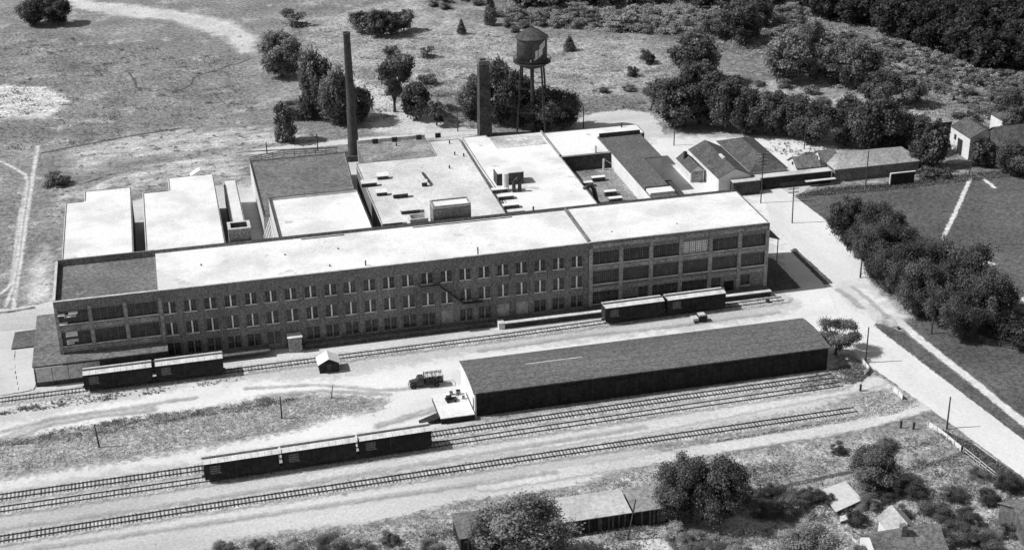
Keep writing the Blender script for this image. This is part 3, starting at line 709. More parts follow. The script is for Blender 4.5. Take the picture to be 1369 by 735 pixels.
t = flat('boiler_house', 'broad bright roof scattered with skylights right of the steel stack', [(44.0,293.9),(72.3,293.9),(72.3,364.0),(64.3,364.0),(64.3,353.1),(44.0,353.1)], 8, roof=m_groof)
for px, py, wx, wy, hh in ((516,238,2.6,1.4,.8),(498,248,3.6,1.2,.9),(515,260,2.4,1.2,.8),(540,263,3.4,1.2,1.0),(553,283,4.2,1.8,.8),(529,300,4.4,1.8,.8),(572,248,1.2,.8,1.0)):
    x, y = G(px, py, 8.2); x -= .8
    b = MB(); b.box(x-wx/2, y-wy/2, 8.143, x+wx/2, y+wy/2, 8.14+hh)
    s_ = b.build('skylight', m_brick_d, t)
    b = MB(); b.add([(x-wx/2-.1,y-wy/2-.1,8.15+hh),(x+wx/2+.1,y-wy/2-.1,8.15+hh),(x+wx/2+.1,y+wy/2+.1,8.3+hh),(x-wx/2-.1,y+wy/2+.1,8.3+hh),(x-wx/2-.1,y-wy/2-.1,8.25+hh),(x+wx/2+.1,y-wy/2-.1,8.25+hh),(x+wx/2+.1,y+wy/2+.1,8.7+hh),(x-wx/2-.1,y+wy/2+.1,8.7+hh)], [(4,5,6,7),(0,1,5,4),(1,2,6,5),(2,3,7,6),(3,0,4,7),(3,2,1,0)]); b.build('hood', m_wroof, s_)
b = MB(); x, y = G(565, 232, 8.2); x2, y2 = G(573, 247, 8.2); b.bar((x,y,8.4),(x2,y2,9.0),.5,.35); b.build('duct', m_brick_d, t)
for px, py in ((601,225),(620,209),(601,192),(530,195),(608,207)):
    x, y = G(px, py, 8.2); b = MB(); b.tube([(x,y,8.14),(x,y,9.0)], [.18,.18], 8); b.build('vent_pipe', m_iron, t)
t = flat('coal_house', 'dark stained flat roof just right of the steel stack', R4(46.4,353.4,64.0,367.3), 8, roof=m_dirtyroof)
for px in (499, 526, 560, 587):
    x, y = G(px, 186, 8.2); y = 366.6
    b = MB(); b.box(x-.7, y-.3, 8.143, x+.7, y+.3, 9.3); b.build('wall_post', m_brick_d, t)
b = MB(); b.box(46.4, 367.35, 0, 64, 367.7, 9.0); b.build('fire_wall', m_conc, t)
t = flat('penthouse', 'brick penthouse block with a pale top standing above the factory roof', R4(52.4,294.2,60.6,298.2), 18.4, par=0.35, wall=m_brick, cop=m_pier)
t = flat('roof_pen', 'small pale walled pen on the roof beside the penthouse', R4(47.4,294.2,51.3,297.2), 15.4, par=1.0, wall=m_block, roof=m_groof)
tH = flat('rear_hall', 'large white roofed hall behind the middle of the factory', [(73.6,293.9),(93.3,293.9),(93.3,360.5),(79.0,360.5),(79.0,362.0),(72.7,362.0),(72.7,340)], 9)
b = MB(); b.box(93.0,341.6,9.143,93.3,360.2,9.75); b.build('fire_wall', m_pier, tH)
b = MB(); b.box(79.4,351.5,9.143,92.6,359.9,9.19); b.build('stained_sheet', mat('stained_felt', 0.30, 0.62, 0.12, 0.3, 2.4, lohi=(.4,.6)), tH)
# sunken light court with ducts on the hall roof
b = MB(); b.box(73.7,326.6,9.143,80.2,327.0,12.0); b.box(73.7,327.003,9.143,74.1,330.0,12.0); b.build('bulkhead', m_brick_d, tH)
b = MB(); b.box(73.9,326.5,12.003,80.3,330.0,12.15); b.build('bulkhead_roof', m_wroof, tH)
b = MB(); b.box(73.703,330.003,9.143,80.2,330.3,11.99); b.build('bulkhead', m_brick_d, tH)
b = MB(); x, y = G(676, 250, 10); b.tube([(x,y,9.1),(x,y,13.5)], [.75,.75], 14); b.build('flue', m_white, tH)
b = MB(); x, y = G(687, 252, 10); b.tube([(x,y,9.1),(x,y,11.6),(x+.8,y,12.4),(x+1.4,y,11.8),(x+1.4,y,9.1)], [.45]*5, 10); b.build('duct', m_iron, tH)
for px, py in ((668,255),(676,264),(683,276),(690,284)):
    x, y = G(px, py, 9.5); b = MB(); b.box(x-1.8,y-.7,9.143,x+1.8,y+.7,9.9); s_ = b.build('skylight', m_brick_d, tH); b = MB(); b.box(x-1.9,y-.6,9.903,x+1.9,y+.9,10.05); b.build('hood', m_wroof, s_)
x, y = G(713, 281, 9.2); b = MB(); b.tube([(x,y,9.1),(x,y,10.1)], [.2,.2], 8); b.build('vent_pipe', m_iron, tH)
tI = flat('rear_hall', 'bright white cross roof behind the sunken court', [(93.6,341.5),(106.1,341.5),(106.1,352.9),(118.8,352.9),(118.8,359.6),(93.6,359.6)], 9, wall=m_brick_d)
x, y = G(831, 170, 9.2); b = MB(); b.tube([(x,y,9.1),(x,y,10.4)], [.2,.2], 8); b.build('vent_pipe', m_iron, tI)
tJ = flat('court_building', 'low grey roof in the sunken court between two higher roofs', R4(93.6,293.9,106.1,341.2), 5, roof=m_dirtyroof, wall=m_brick)
for px, py, wx in ((800,240,3.2),(816,259,2.8),(823,268,3.0),(786,247,2.2)):
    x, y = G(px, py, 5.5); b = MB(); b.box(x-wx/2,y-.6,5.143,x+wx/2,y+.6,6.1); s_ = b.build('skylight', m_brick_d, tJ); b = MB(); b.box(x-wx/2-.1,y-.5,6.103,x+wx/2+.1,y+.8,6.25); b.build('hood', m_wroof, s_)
x, y = G(796, 224, 5.2); b = MB(); b.tube([(x,y,5.1),(x,y,11.0)], [.3,.3], 8); b.tube([(x+1.5,y-2,5.1),(x+1.5,y-2,8.0)], [.25,.25], 8); b.bar((x,y,9),(x+4,y-1,6),.15); b.build('flue', m_conc, tJ)
x, y = G(797, 272, 5.2); b = MB(); b.tube([(x+.3,y,5.1),(x-.4,y+.6,8.6),(x-1.2,y+.4,9.8),(x-2.4,y,9.6),(x-3.0,y,9.0)], [.55]*5, 10); b.build('duct', m_iron, tJ)
tK = flat('long_shed', 'long dark roofed shed with a bright white left wall', [(106.4,293.9),(112.6,293.9),(112.6,335.0),(117.4,335.0),(117.4,352.6),(106.4,352.6)], 9, roof=m_tar, wall=m_white)
b = MB(); b.box(106.5,352.2,9.143,117.4,352.6,10.2); b.build('rear_parapet', m_brick_d, tK)
b = MB(); b.box(106.5,311.0,9.143,112.5,314.2,9.7); b.build('hatch', m_wroof, tK); 
b = MB(); b.box(106.3,314.203,9.143,112.5,314.5,10.0); b.build('hatch_rim', m_brick_d, tK)
flat('shade_block', 'low dark block painting the shadow beside the long shed', R4(112.7,293.9,119.8,334.7), 2.6, roof=m_tar2, wall=m_brick_d)  # dark top stands in for the shadow the long shed casts here
# steel stack
sx_, sy2 = G(473.5, 213); t = thing('steel_stack', (sx_, sy2, 0), 'tall dark cylindrical steel smokestack', 'smokestack')
b = MB(); b.lathe([(1.6,0),(1.5,3),(1.12,15),(.88,33.9),(1.0,34.0),(1.0,34.5),(.7,34.5),(.7,33.0)], 24, (sx_, sy2)); b.build('shaft', m_stack, t, smooth=True)
b = MB(); 
for z in (8, 14, 20, 26, 31): rr_ = 1.5-.0305*(z-3) if z < 15 else 1.12-.0127*(z-15); b.lathe([(rr_-.03,z),(rr_+.05,z+.05),(rr_+.05,z+.25),(rr_-.03,z+.3)], 24, (sx_, sy2))
b.build('band', m_iron, t)
b = MB(); b.box(sx_-2.1, sy2-2.1, 0, sx_+2.1, sy2+2.1, 1.6); b.build('base', m_brick_d, t)
# square brick chimney
x, y = 84.2, 387.3; t = thing('brick_chimney', (x, y, 0), 'square brick chimney with a lit left edge beside the water tower', 'chimney')
b = MB(); b.add([(x-1.75,y-1.75,0),(x+1.75,y-1.75,0),(x+1.75,y+1.75,0),(x-1.75,y+1.75,0),(x-1.4,y-1.4,20.5),(x+1.4,y-1.4,20.5),(x+1.4,y+1.4,20.5),(x-1.4,y+1.4,20.5)], [(0,1,5,4),(1,2,6,5),(2,3,7,6),(3,0,4,7),(4,5,6,7)]); b.build('shaft', m_brick_d, t)
b = MB(); b.box(x-1.62,y-1.62,20.503,x+1.62,y+1.62,21.0); b.box(x-1.5,y-1.5,21.003,x-.9,y+1.5,21.6); b.box(x+.9,y-1.5,21.003,x+1.5,y+1.5,21.6); b.box(x-.9,y-1.5,21.003,x+.9,y-.9,21.6); b.box(x-.9,y+.9,21.003,x+.9,y+1.5,21.6); b.build('cap', m_brick, t)
# water tower
x, y = 97.6, 386.5
t = thing('water_tower', (x, y, 0), 'round water tank with a conical roof on tall steel legs', 'water tower')
b = MB(); b.lathe([(4.0,20.0),(4.1,20.0),(4.1,27.2)], 32, (x, y)); b.build('tank', m_tank, t, smooth=True)
b = MB(); b.lathe([(4.5,27.0),(4.5,27.2),(2.2,28.8),(.35,29.7),(.35,30.1),(.01,30.2)], 32, (x, y)); b.build('tank_roof', m_tank, t)
b = MB(); b.lathe([(4.08,20.0),(3.4,19.2),(1.5,18.4),(.6,18.2)], 32, (x, y)); b.build('tank_bottom', m_iron, t)
b = MB(); b.lathe([(4.12,20.2),(5.1,20.2),(5.1,20.35),(4.12,20.35)], 32, (x, y))
for k in range(24):
    a = 2*math.pi*k/24; b.bar((x+5.05*math.cos(a),y+5.05*math.sin(a),20.3),(x+5.05*math.cos(a),y+5.05*math.sin(a),21.3),.06)
b.lathe([(5.0,21.25),(5.1,21.25),(5.1,21.35),(5.0,21.35)], 32, (x, y)); b.build('balcony', m_iron, t)
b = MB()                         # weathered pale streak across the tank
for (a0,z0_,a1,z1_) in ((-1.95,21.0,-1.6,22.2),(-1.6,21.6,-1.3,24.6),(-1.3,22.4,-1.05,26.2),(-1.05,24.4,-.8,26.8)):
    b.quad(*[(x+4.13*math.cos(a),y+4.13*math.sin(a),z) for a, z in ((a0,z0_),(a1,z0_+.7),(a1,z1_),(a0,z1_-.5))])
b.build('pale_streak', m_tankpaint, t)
leg = []
for k in range(4):
    a = math.radians(25+90*k); top = (x+3.9*math.cos(a), y+3.9*math.sin(a), 20.1); bot = (x+5.6*math.cos(a), y+5.6*math.sin(a), 0)
    leg.append((top, bot)); b = MB(); b.bar(bot, top, .42); b.build('leg', m_iron, t)
b = MB()
for q in (.33, .66):
    for k in range(4):
        A = Vector(leg[k][1]).lerp(Vector(leg[k][0]), q); B = Vector(leg[(k+1)%4][1]).lerp(Vector(leg[(k+1)%4][0]), q); b.bar(A, B, .18)
b.build('strut', m_iron, t)
b = MB()
for q0, q1 in ((0,.33),(.33,.66),(.66,1)):
    for k in range(4):
        A = Vector(leg[k][1]).lerp(Vector(leg[k][0]), q0); B = Vector(leg[(k+1)%4][1]).lerp(Vector(leg[(k+1)%4][0]), q1); b.bar(A, B, .07)
b.build('tie_rod', m_iron, t)
b = MB(); b.tube([(x,y,0),(x,y,18.4)], [.55,.55], 12); b.build('riser_pipe', m_iron, t)

# ------------------------------------------------------------------ gabled buildings
def gable(name, label, x0, x1, y0, y1, eave, ridge, axis='y', roof=None, wall=None, over=.35, cat='building', base=0, wins=True):
    t = thing(name, (x0, y0, base), label, cat)
    b = MB(); b.box(x0, y0, base-.1, x1, y1, eave)
    if axis == 'y':
        m_ = (x0+x1)/2; b.add([(x0,y0,eave),(x1,y0,eave),(m_,y0,ridge),(x0,y1,eave),(x1,y1,eave),(m_,y1,ridge)], [(0,1,2),(4,3,5)])
    else:
        m_ = (y0+y1)/2; b.add([(x0,y0,eave),(x0,y1,eave),(x0,m_,ridge),(x1,y0,eave),(x1,y1,eave),(x1,m_,ridge)], [(1,0,2),(3,4,5)])
    b.build('wall', wall or m_white, t)
    th = .12
    def slope(a, b_, c, d):
        o = Vector((0,0,th)); q = MB(); vs = [Vector(a),Vector(b_),Vector(c),Vector(d)]; vs = vs+[v+o for v in vs]
        q.add([tuple(v) for v in vs], [(4,5,6,7),(3,2,1,0),(0,1,5,4),(1,2,6,5),(2,3,7,6),(3,0,4,7)]); return q
    k = (ridge-eave)
    if axis == 'y':
        m_ = (x0+x1)/2; dz = k*over/(m_-x0)
        slope((x0-over,y0-over,eave-dz+.01),(m_,y0-over,ridge+.01),(m_,y1+over,ridge+.01),(x0-over,y1+over,eave-dz+.01)).build('roof', roof or m_shingle, t)
        slope((m_+.003,y0-over,ridge+.01),(x1+over,y0-over,eave-dz+.01),(x1+over,y1+over,eave-dz+.01),(m_+.003,y1+over,ridge+.01)).build('roof', roof or m_shingle, t)
    else:
        m_ = (y0+y1)/2; dz = k*over/(m_-y0)
        slope((x0-over,y0-over,eave-dz+.01),(x1+over,y0-over,eave-dz+.01),(x1+over,m_,ridge+.01),(x0-over,m_,ridge+.01)).build('roof', roof or m_shingle, t)
        slope((x0-over,m_+.003,ridge+.01),(x1+over,m_+.003,ridge+.01),(x1+over,y1+over,eave-dz+.01),(x0-over,y1+over,eave-dz+.01)).build('roof', roof or m_shingle, t)
    return t
def add_window(t, x, y, z, w_, h_, axis='y', m=None, name='window'):
    b = MB(); d = .06
    if axis == 'y': b.box(x-w_/2, y-d, z, x+w_/2, y-.003, z+h_)
    else: b.box(x-d, y-w_/2, z, x-.003, y+w_/2, z+h_)
    f = b.build(name, m or m_sash, t)
    if name == 'window':
        b = MB()
        if axis == 'y': b.box(x-w_/2+.1, y-d-.01, z+.1, x+w_/2-.1, y-d-.003, z+h_-.1)
        else: b.box(x-d-.01, y-w_/2+.1, z+.1, x-d-.003, y+w_/2-.1, z+h_-.1)
        b.build('pane', m_glass, f)
    return f
t = gable('gabled_shop', 'dark gabled shop with a bright left wall behind the factory end', 130.3, 138.6, 328.9, 350.0, 4.4, 6.4, 'y', roof=m_dshingle)
b = MB(); b.box(134.0,336,6.2,134.6,339,6.8); b.build('ridge_vent', m_conc, t)
t = gable('gabled_wing', 'small dark roofed wing with a flat grey front, left of the gabled shop', 126.3, 129.9, 338.0, 348.0, 3.2, 4.6, 'y', roof=m_dshingle)
add_window(t, 128.1, 338.0, .1, 3.0, 2.9, name='door', m=m_pier)
x, y = G(916, 209, 4.5); b = MB(); b.box(x-.4,y-.4,3.5,x+.4,y+.4,5.8); b.build('chimney', m_brick_d, t)
t = thing('hipped_hall', (139.3,328.0,0), 'wide dark hip roofed hall right of the gabled shop', 'building')
b = MB(); b.box(139.6,331.6,0,149.4,355.0,4.0); b.build('wall', m_block, t)
b = MB(); b.add([(139.3,331.3,4.0),(149.8,331.3,4.0),(149.8,355.4,4.0),(139.3,355.4,4.0),(144.5,336,6.2),(144.5,350.5,6.2)], [(0,1,4),(1,2,5,4),(2,3,5),(3,0,4,5),(3,2,1,0)]); b.build('roof', m_dshingle, t)
b = MB(); b.box(138.75,331.2,3.9,139.25,355.4,4.15); b.build('gutter', m_white, t)
t = flat('low_shed', 'small flat pale roofed shed at the corner of the rear court', R4(133.3,326.6,140.3,328.7), 3.6, roof=m_groof, wall=m_brick_d)
t = flat('long_low_shed', 'very long low shed with a narrow pale roof facing the road', R4(140.6,328.7,160.2,331.0), 3.2, roof=m_groof, wall=m_board)
add_window(t, 151, 328.7, .3, 9, 1.2, name='shutter', m=m_tar2)
b = MB(); b.box(153.0,327.3,1.4,161.0,328.5,1.55); b.build('shelf_roof', m_conc, t)
t = gable('small_gabled_house', 'small house with a white gable between the low sheds', 152.6, 158.6, 332.4, 338.4, 3.4, 5.3, 'x', roof=m_shingle); add_window(t,152.6,335.4,3.2,1.0,.9,'x')
t = gable('small_gabled_house', 'small white gabled house with one attic window, left of the long barn', 160.2, 164.6, 334.4, 340.0, 3.6, 5.6, 'x', roof=m_shingle); add_window(t,160.2,337.2,3.4,.9,.9,'x')
t = thing('long_barn', (161.3,329,0), 'long barn with a wide pale grey sloping roof behind the road end', 'barn')
b = MB(); b.box(161.5,329.3,0,184.6,340.0,3.3); b.build('wall', mat('barn_wall', 0.13, 0.22, 0.4, 0.4, 2.5), t)
b = MB(); b.add([(161.2,328.8,3.2),(185.2,328.8,3.2),(185.2,340.6,3.2),(161.2,340.6,3.2),(165.2,334.6,5.2),(182.5,334.6,5.2),(161.2,328.8,3.4),(185.2,328.8,3.4)], [(6,7,5,4),(0,1,7,6),(1,2,5,7),(2,3,4,5),(3,0,6,4),(3,2,1,0)]); b.build('roof', mat('barn_roof', 0.2, 0.42, 0.06, 0.3, 2.2), t)
x, y = 177.0, 312.5   # roadside shelter
x0_, y0_ = G(1190, 250); x1_, y1_ = G(1222, 247)
t = thing('billboard', (x0_, y0_, 0), 'dark billboard with a pale frame standing at the top of the dark field', 'billboard')
b = MB(); b.box(x0_, y0_, .4, x1_, y0_+.25, 3.4); b.build('panel', m_board, t)
b = MB(); b.box(x0_-.15, y0_-.12, 3.403, x1_+.15, y0_+.37, 3.6); b.box(x0_-.2, y0_-.1, 0, x0_-.003, y0_+.35, 3.4); b.build('frame', m_conc, t)
b = MB(); 
for k in range(5): xx = x0_+.3+k*(x1_-x0_-.6)/4; b.bar((xx,y0_+1.5,0),(xx,y0_+.3,3),.15)
b.build('brace', m_pole, t)

# small yard shed
t = gable('tool_shed', 'tiny shed with a white gable roof beside the factory siding', 23.1, 26.9, 261.4, 264.4, 2.1, 3.1, 'y', roof=m_white, wall=m_board, over=.3, cat='shed')
add_window(t, 25, 261.4, .1, .9, 1.8, name='door', m=m_brick_d)

# ------------------------------------------------------------------ long warehouse
t = thing('long_warehouse', (48.6,237.4,0), 'long dark warehouse with a curved felt roof beside the tracks', 'warehouse')
WX0, WX1, WY0, WY1, WH = 48.6, 118.0, 237.5, 249.8, 5.2
n = 10; prof = []
for i in range(n+1):
    s_ = i/n; prof.append((WY0+(WY1-WY0)*s_, WH+.5*math.sin(math.pi*s_)))
b = MB()
for X, fl in ((WX0, 1), (WX1, 0)):
    pts = [(X, WY0, 0)]+[(X, yy, zz) for yy, zz in prof]+[(X, WY1, 0)]
    b = MB(); b.add(pts, [tuple(range(len(pts))) if not fl else tuple(range(len(pts)-1,-1,-1))]); b.build('end_wall', m_white, t)
b = MB(); b.quad((WX0,WY0,0),(WX1,WY0,0),(WX1,WY0,WH),(WX0,WY0,WH)); b.build('side_wall', m_board, t)
b = MB(); b.quad((WX1,WY1,0),(WX0,WY1,0),(WX0,WY1,WH),(WX1,WY1,WH)); b.build('side_wall', m_board, t)
b = MB()
for i in range(n):
    (ya, za), (yb, zb) = prof[i], prof[i+1]
    if i == 0: ya -= .4; za -= .1
    if i == n-1: yb += .4; zb -= .1
    b.add([(WX0-.25,ya,za+.02),(WX1+.25,ya,za+.02),(WX1+.25,yb,zb+.02),(WX0-.25,yb,zb+.02)], [(0,1,2,3)])
b.quad((WX0-.25,WY0-.4,WH-.3),(WX1+.25,WY0-.4,WH-.3),(WX1+.25,WY0-.4,WH-.08),(WX0-.25,WY0-.4,WH-.08))
b.build('roof', m_whroof, t)
for i, f_ in enumerate((.16,.32,.48,.64,.80,.92)):
    yy = WY0+(WY1-WY0)*f_; zz = WH+.5*math.sin(math.pi*f_)+.03
    b = MB(); b.box(WX0-.2, yy-.04, zz-.03, WX1+.2, yy+.04, zz+.015); b.build('roofing_lap', m_tar, t)
b = MB(); b.box(60, WY0+7.0, WH+.45, 71, WY0+7.2, WH+.54); b.build('pale_batten', m_conc, t)
b = MB()
for i in range(n):
    (ya, za), (yb, zb) = prof[i], prof[i+1]
    b.add([(WX0-.3,ya,za-.18),(WX0-.26,ya,za-.18),(WX0-.26,yb,zb-.18),(WX0-.3,yb,zb-.18),(WX0-.3,ya,za+.05),(WX0-.26,ya,za+.05),(WX0-.26,yb,zb+.05),(WX0-.3,yb,zb+.05)], [(0,3,7,4),(4,7,6,5),(2,1,5,6)])
b.build('verge_board', m_white, t)
for k in range(int((WX1-WX0)/1.2)):
    xx = WX0+.3+k*1.2; b = MB(); b.box(xx-.05, WY0-.07, .1, xx+.05, WY0-.003, WH-.2); b.build('batten', m_board, t)
for k in range(6):
    xx = 56+k*10.5; b = MB(); b.box(xx-1.6, WY0-.14, .9, xx+1.6, WY0-.073, 4.0); b.build('sliding_door', m_board, t)
b = MB(); b.box(WX0-.06, 238.0, 1.3, WX0-.003, 238.8, 3.5); b.build('door', m_iron, t)
b = MB(); b.box(WX0-.05, 237.2, 0, WX0+.25, 237.497, WH-.05); b.build('corner_board', m_white, t)
t = thing('warehouse_platform', (42,236.2,0), 'low pale loading platform at the lit end of the long warehouse', 'platform')
b = MB(); b.box(42.1,236.3,0,48.3,245.2,1.25); b.build('base', m_board, t)
b = MB(); b.box(42.0,236.15,1.253,48.3,245.3,1.4); b.build('deck', m_white, t)
b = MB(); b.add([(38.2,236.8,.05),(42.0,236.8,1.3),(42.0,238.8,1.3),(38.2,238.8,.05),(38.2,236.8,.0),(42.0,236.8,.0),(42.0,238.8,.0),(38.2,238.8,.0)], [(0,1,2,3),(4,5,1,0),(2,3,7,6)]); b.build('ramp', m_board, t)
# hand cart and crates on the platform
t = thing('hand_cart', (45.0,242.0,1.4), 'dark hand cart standing on the pale loading platform', 'cart')
b = MB(); b.box(44.0,241.4,1.8,46.2,242.6,1.95); b.bar((46.1,241.5,1.9),(46.5,241.5,2.9),.08); b.bar((46.1,242.5,1.9),(46.5,242.5,2.9),.08); b.bar((46.5,241.5,2.9),(46.5,242.5,2.9),.08); b.build('deck', m_iron, t)
for xx in (44.4,45.8):
    for yy in (241.35,242.65): b = MB(); b.tube([(xx,yy-.06,1.65),(xx,yy+.06,1.65)], [.24,.24], 12); b.build('wheel', m_rubber, t)
b = MB(); b.box(44.2,241.6,1.953,45.2,242.4,2.5); b.build('load', m_board, t)
for xx, yy, s_, lab in ((46.9,244.2,.8,'tall pale crate at the back of the loading platform'),(45.6,244.4,.6,'smaller pale crate left of the tall crate on the platform'),(47.5,242.3,.5,'low crate against the warehouse end wall')):
    t = thing('crate', (xx,yy,1.4), lab, 'crate', 'crates on the loading platform')
    b = MB(); b.box(xx-s_/2,yy-s_/2,1.4,xx+s_/2,yy+s_/2,1.4+s_); b.build('box', m_wood, t)
    b = MB()
    for z in (1.45, 1.4+s_*.5, 1.32+s_): b.box(xx-s_/2-.04,yy-s_/2-.04,z,xx+s_/2+.04,yy+s_/2+.04,z+.08)
    b.build('batten', m_conc, t)

# ------------------------------------------------------------------ stake truck
def wheel(parent, x, y, z, r, wd=.25):
    b = MB(); b.tube([(x,y-wd/2,z),(x,y+wd/2,z)], [r,r], 16); w_ = b.build('wheel', m_rubber, parent, local=True)
    b = MB(); b.tube([(x,y-wd/2-.02,z),(x,y+wd/2+.02,z)], [r*.5,r*.5], 12); b.build('hub', m_iron, w_, local=True)
t = thing('stake_truck', (42.2, 251.4, 0), 'dark old stake bed truck with pale hoops, parked in the bright yard', 'truck')
t.rotation_euler = (0,0,math.radians(-1))
b = MB()                                              # nose points to -X
b.add([(-3.2,-.45,.75),(-1.9,-.6,.75),(-1.9,.6,.75),(-3.2,.45,.75),(-3.2,-.42,1.45),(-1.9,-.6,1.6),(-1.9,.6,1.6),(-3.2,.42,1.45),(-3.1,0,1.6),(-1.9,0,1.78)], [(0,1,5,4),(2,3,7,6),(3,0,4,7),(4,5,9,8),(8,9,6,7),(7,4,8),(3,2,1,0)]); b.build('bonnet', m_truck, t, local=True)
b = MB(); b.add([(-1.9,-.85,.7),(-.55,-.85,.7),(-.55,.85,.7),(-1.9,.85,.7),(-1.9,-.85,1.6),(-.55,-.85,1.6),(-.55,.85,1.6),(-1.9,.85,1.6),(-1.6,-.75,2.25),(-.6,-.75,2.25),(-.6,.75,2.25),(-1.6,.75,2.25)], [(0,1,5,4),(1,2,6,5),(2,3,7,6),(3,0,4,7),(4,5,9,8),(5,6,10,9),(6,7,11,10),(7,4,8,11),(8,9,10,11)]); b.build('cab', m_truck, t, local=True)
b = MB(); b.quad((-1.5,-.83,1.65),(-.75,-.83,1.65),(-.75,-.785,2.1),(-1.45,-.785,2.1)); b.quad((-1.88,.6,1.68),(-1.88,-.6,1.68),(-1.67,-.6,2.15),(-1.67,.6,2.15)); b.build('window', m_glass, t, local=True)
b = MB(); b.box(-.45,-1.1,1.0,3.1,1.1,1.15); b.build('bed', m_board, t, local=True)
for y in (-1.1, 1.1):
    b = MB()
    for k in range(5): b.box(-.4,y-.03,1.25+k*.26,3.1,y+.03,1.4+k*.26)
    for k in range(5): b.box(-.4+k*.85,y-.07,1.1,-.28+k*.85,y+.07,2.6)
    b.build('stake_side', m_board, t, local=True)
b = MB()
for k in range(5):
    xx = -.3+k*.82; b.tube([(xx,-1.08,2.5),(xx,-.7,2.75),(xx,0,2.85),(xx,.7,2.75),(xx,1.08,2.5)], [.05]*5, 6)
b.build('hoop', m_cargo, t, local=True)
for x0_, x1_, y0_, y1_, zt in ((0,1.0,-.8,.8,2.2),(1.1,1.7,-.7,.9,2.0),(1.9,2.9,-.9,.6,2.3)):
    b = MB(); b.box(x0_,y0_,1.153,x1_,y1_,zt); b.build('load', m_cargo, t, local=True)
b = MB()
for y in (-.78,.78):
    for cx in (-2.6,):
        pts = [(cx+.55*math.cos(a), y, .55+.55*math.sin(a)) for a in np.linspace(0, math.pi, 7)]
        for i in range(6): b.bar(pts[i], pts[i+1], .34, .05)
    b.box(-2.0,y-.15,.5,-.6,y+.15,.56)
b.build('mudguard', m_truck, t, local=True)
b = MB(); b.box(-3.45,-.75,.5,-3.35,.75,.68); b.build('bumper', m_iron, t, local=True)
for y in (-.45,.45): b = MB(); b.tube([(-3.35,y,1.2),(-3.15,y,1.2)], [.15,.13], 10); b.build('headlight', m_cargo, t, local=True)
b = MB(); b.box(-3.2,-.4,.55,3.0,.4,.72); b.build('chassis', m_iron, t, local=True)
for y in (-.8,.8): wheel(t,-2.6,y,.45,.45); wheel(t,1.9,y,.45,.45,.4)
# small baggage trailer in the yard
x, y = 101.4, 263.6
t = thing('baggage_cart', (x,y,0), 'small dark cart with a pale load in the yard below the right boxcars', 'cart')
b = MB(); b.box(x-.2,y-.9,.7,x+1.6,y+.9,1.5); b.build('bed', m_board, t)
b = MB(); b.box(x-1.5,y-.8,.6,x-.25,y+.8,1.2); b.box(x-.1,y-.7,1.503,x+1.3,y+.7,1.8); b.build('load', m_cargo, t)
for dx in (-.9,1.1):
    for dy in (-.95,.95): b = MB(); b.tube([(x+dx,y+dy-.06,.35),(x+dx,y+dy+.06,.35)], [.35,.35], 12); b.build('wheel', m_rubber, t)
# barrel and post by the yard
x, y = G(1026,406); t = thing('barrel', (x,y,0), 'dark barrel standing at the end of the loading platform', 'barrel')
b = MB(); b.lathe([(.001,0),(.4,0),(.48,.5),(.4,1.0),(.001,1.0)], 14, (x,y)); b.build('staves', m_iron, t)
b = MB(); b.lathe([(.46,.3),(.49,.32),(.49,.38),(.46,.4)], 14, (x,y)); b.build('hoop', m_conc, t)

# ------------------------------------------------------------------ foreground sheds and houses
def board_shed(name, label, x0, x1, y0, y1, h, roofm, zr=.35):
    t = thing(name, (x0,y0,0), label, 'shed')
    b = MB(); b.box(x0,y0,-.1,x1,y1,h-.1); b.build('wall', m_board, t)
    b = MB(); b.add([(x0-.25,y0-.35,h-.1),(x1+.25,y0-.35,h-.1),(x1+.25,y1+.25,h+zr),(x0-.25,y1+.25,h+zr),(x0-.25,y0-.35,h+.02),(x1+.25,y0-.35,h+.02),(x1+.25,y1+.25,h+zr+.12),(x0-.25,y1+.25,h+zr+.12)], [(4,5,6,7),(0,1,5,4),(1,2,6,5),(2,3,7,6),(3,0,4,7),(3,2,1,0)]); b.build('roof', roofm, t)
    n = int((x1-x0)/.33); bm = None
    for k in range(n):
        xx = x0+(k+.5)*(x1-x0)/n; hh = h-.15-random.uniform(0,.04)
        b = MB(); b.box(xx-.14, y0-.04-random.uniform(0,.02), .05, xx+.14, y0-.003, hh); b.build('board', m_wood if random.random() < .35 else m_board, t)
    return t
board_shed('board_shed', 'dark board shed with a bright white roof in the foreground', 50.5, 65.2, 196.4, 202.3, 3.0, mat('shed_roof_white', 0.38, 0.52, 0.15, 0.18, 2.2, spots=(0.62, 0.3, 0.4)))
board_shed('board_shed', 'dark board shed with a stained grey roof, right of the white one', 65.9, 73.8, 196.0, 201.6, 3.25, mat('shed_roof_grey', 0.2, 0.3, 0.25, 0.3, 2.2))
board_shed('board_shed', 'small shed with a dark ribbed roof left of the big foreground tree', 37.3, 43.4, 196.2, 202.2, 3.0, mat('shed_roof_dark', 0.13, 0.18, 0.3, 0.3, 2.2))
# greenhouse-like low flat frame in the garden
t = flat('flat_garden_shed', 'low pale flat roofed shed among the garden bushes', [G(1118,684,.8),G(1152,668,.8),G(1130,644,.8),G(1097,656,.8)], .8, roof=mat('pale_felt', 0.5, 0.6, 0.2, 0.1, 2), wall=m_wood, cat='shed')
t = flat('cold_frame', 'small pale cold frame below the flat garden shed', [G(1124,697,.6),G(1148,690,.6),G(1142,686,.6),G(1124,691,.6)], .6, roof=m_conc, wall=m_wood, cat='cold frame')
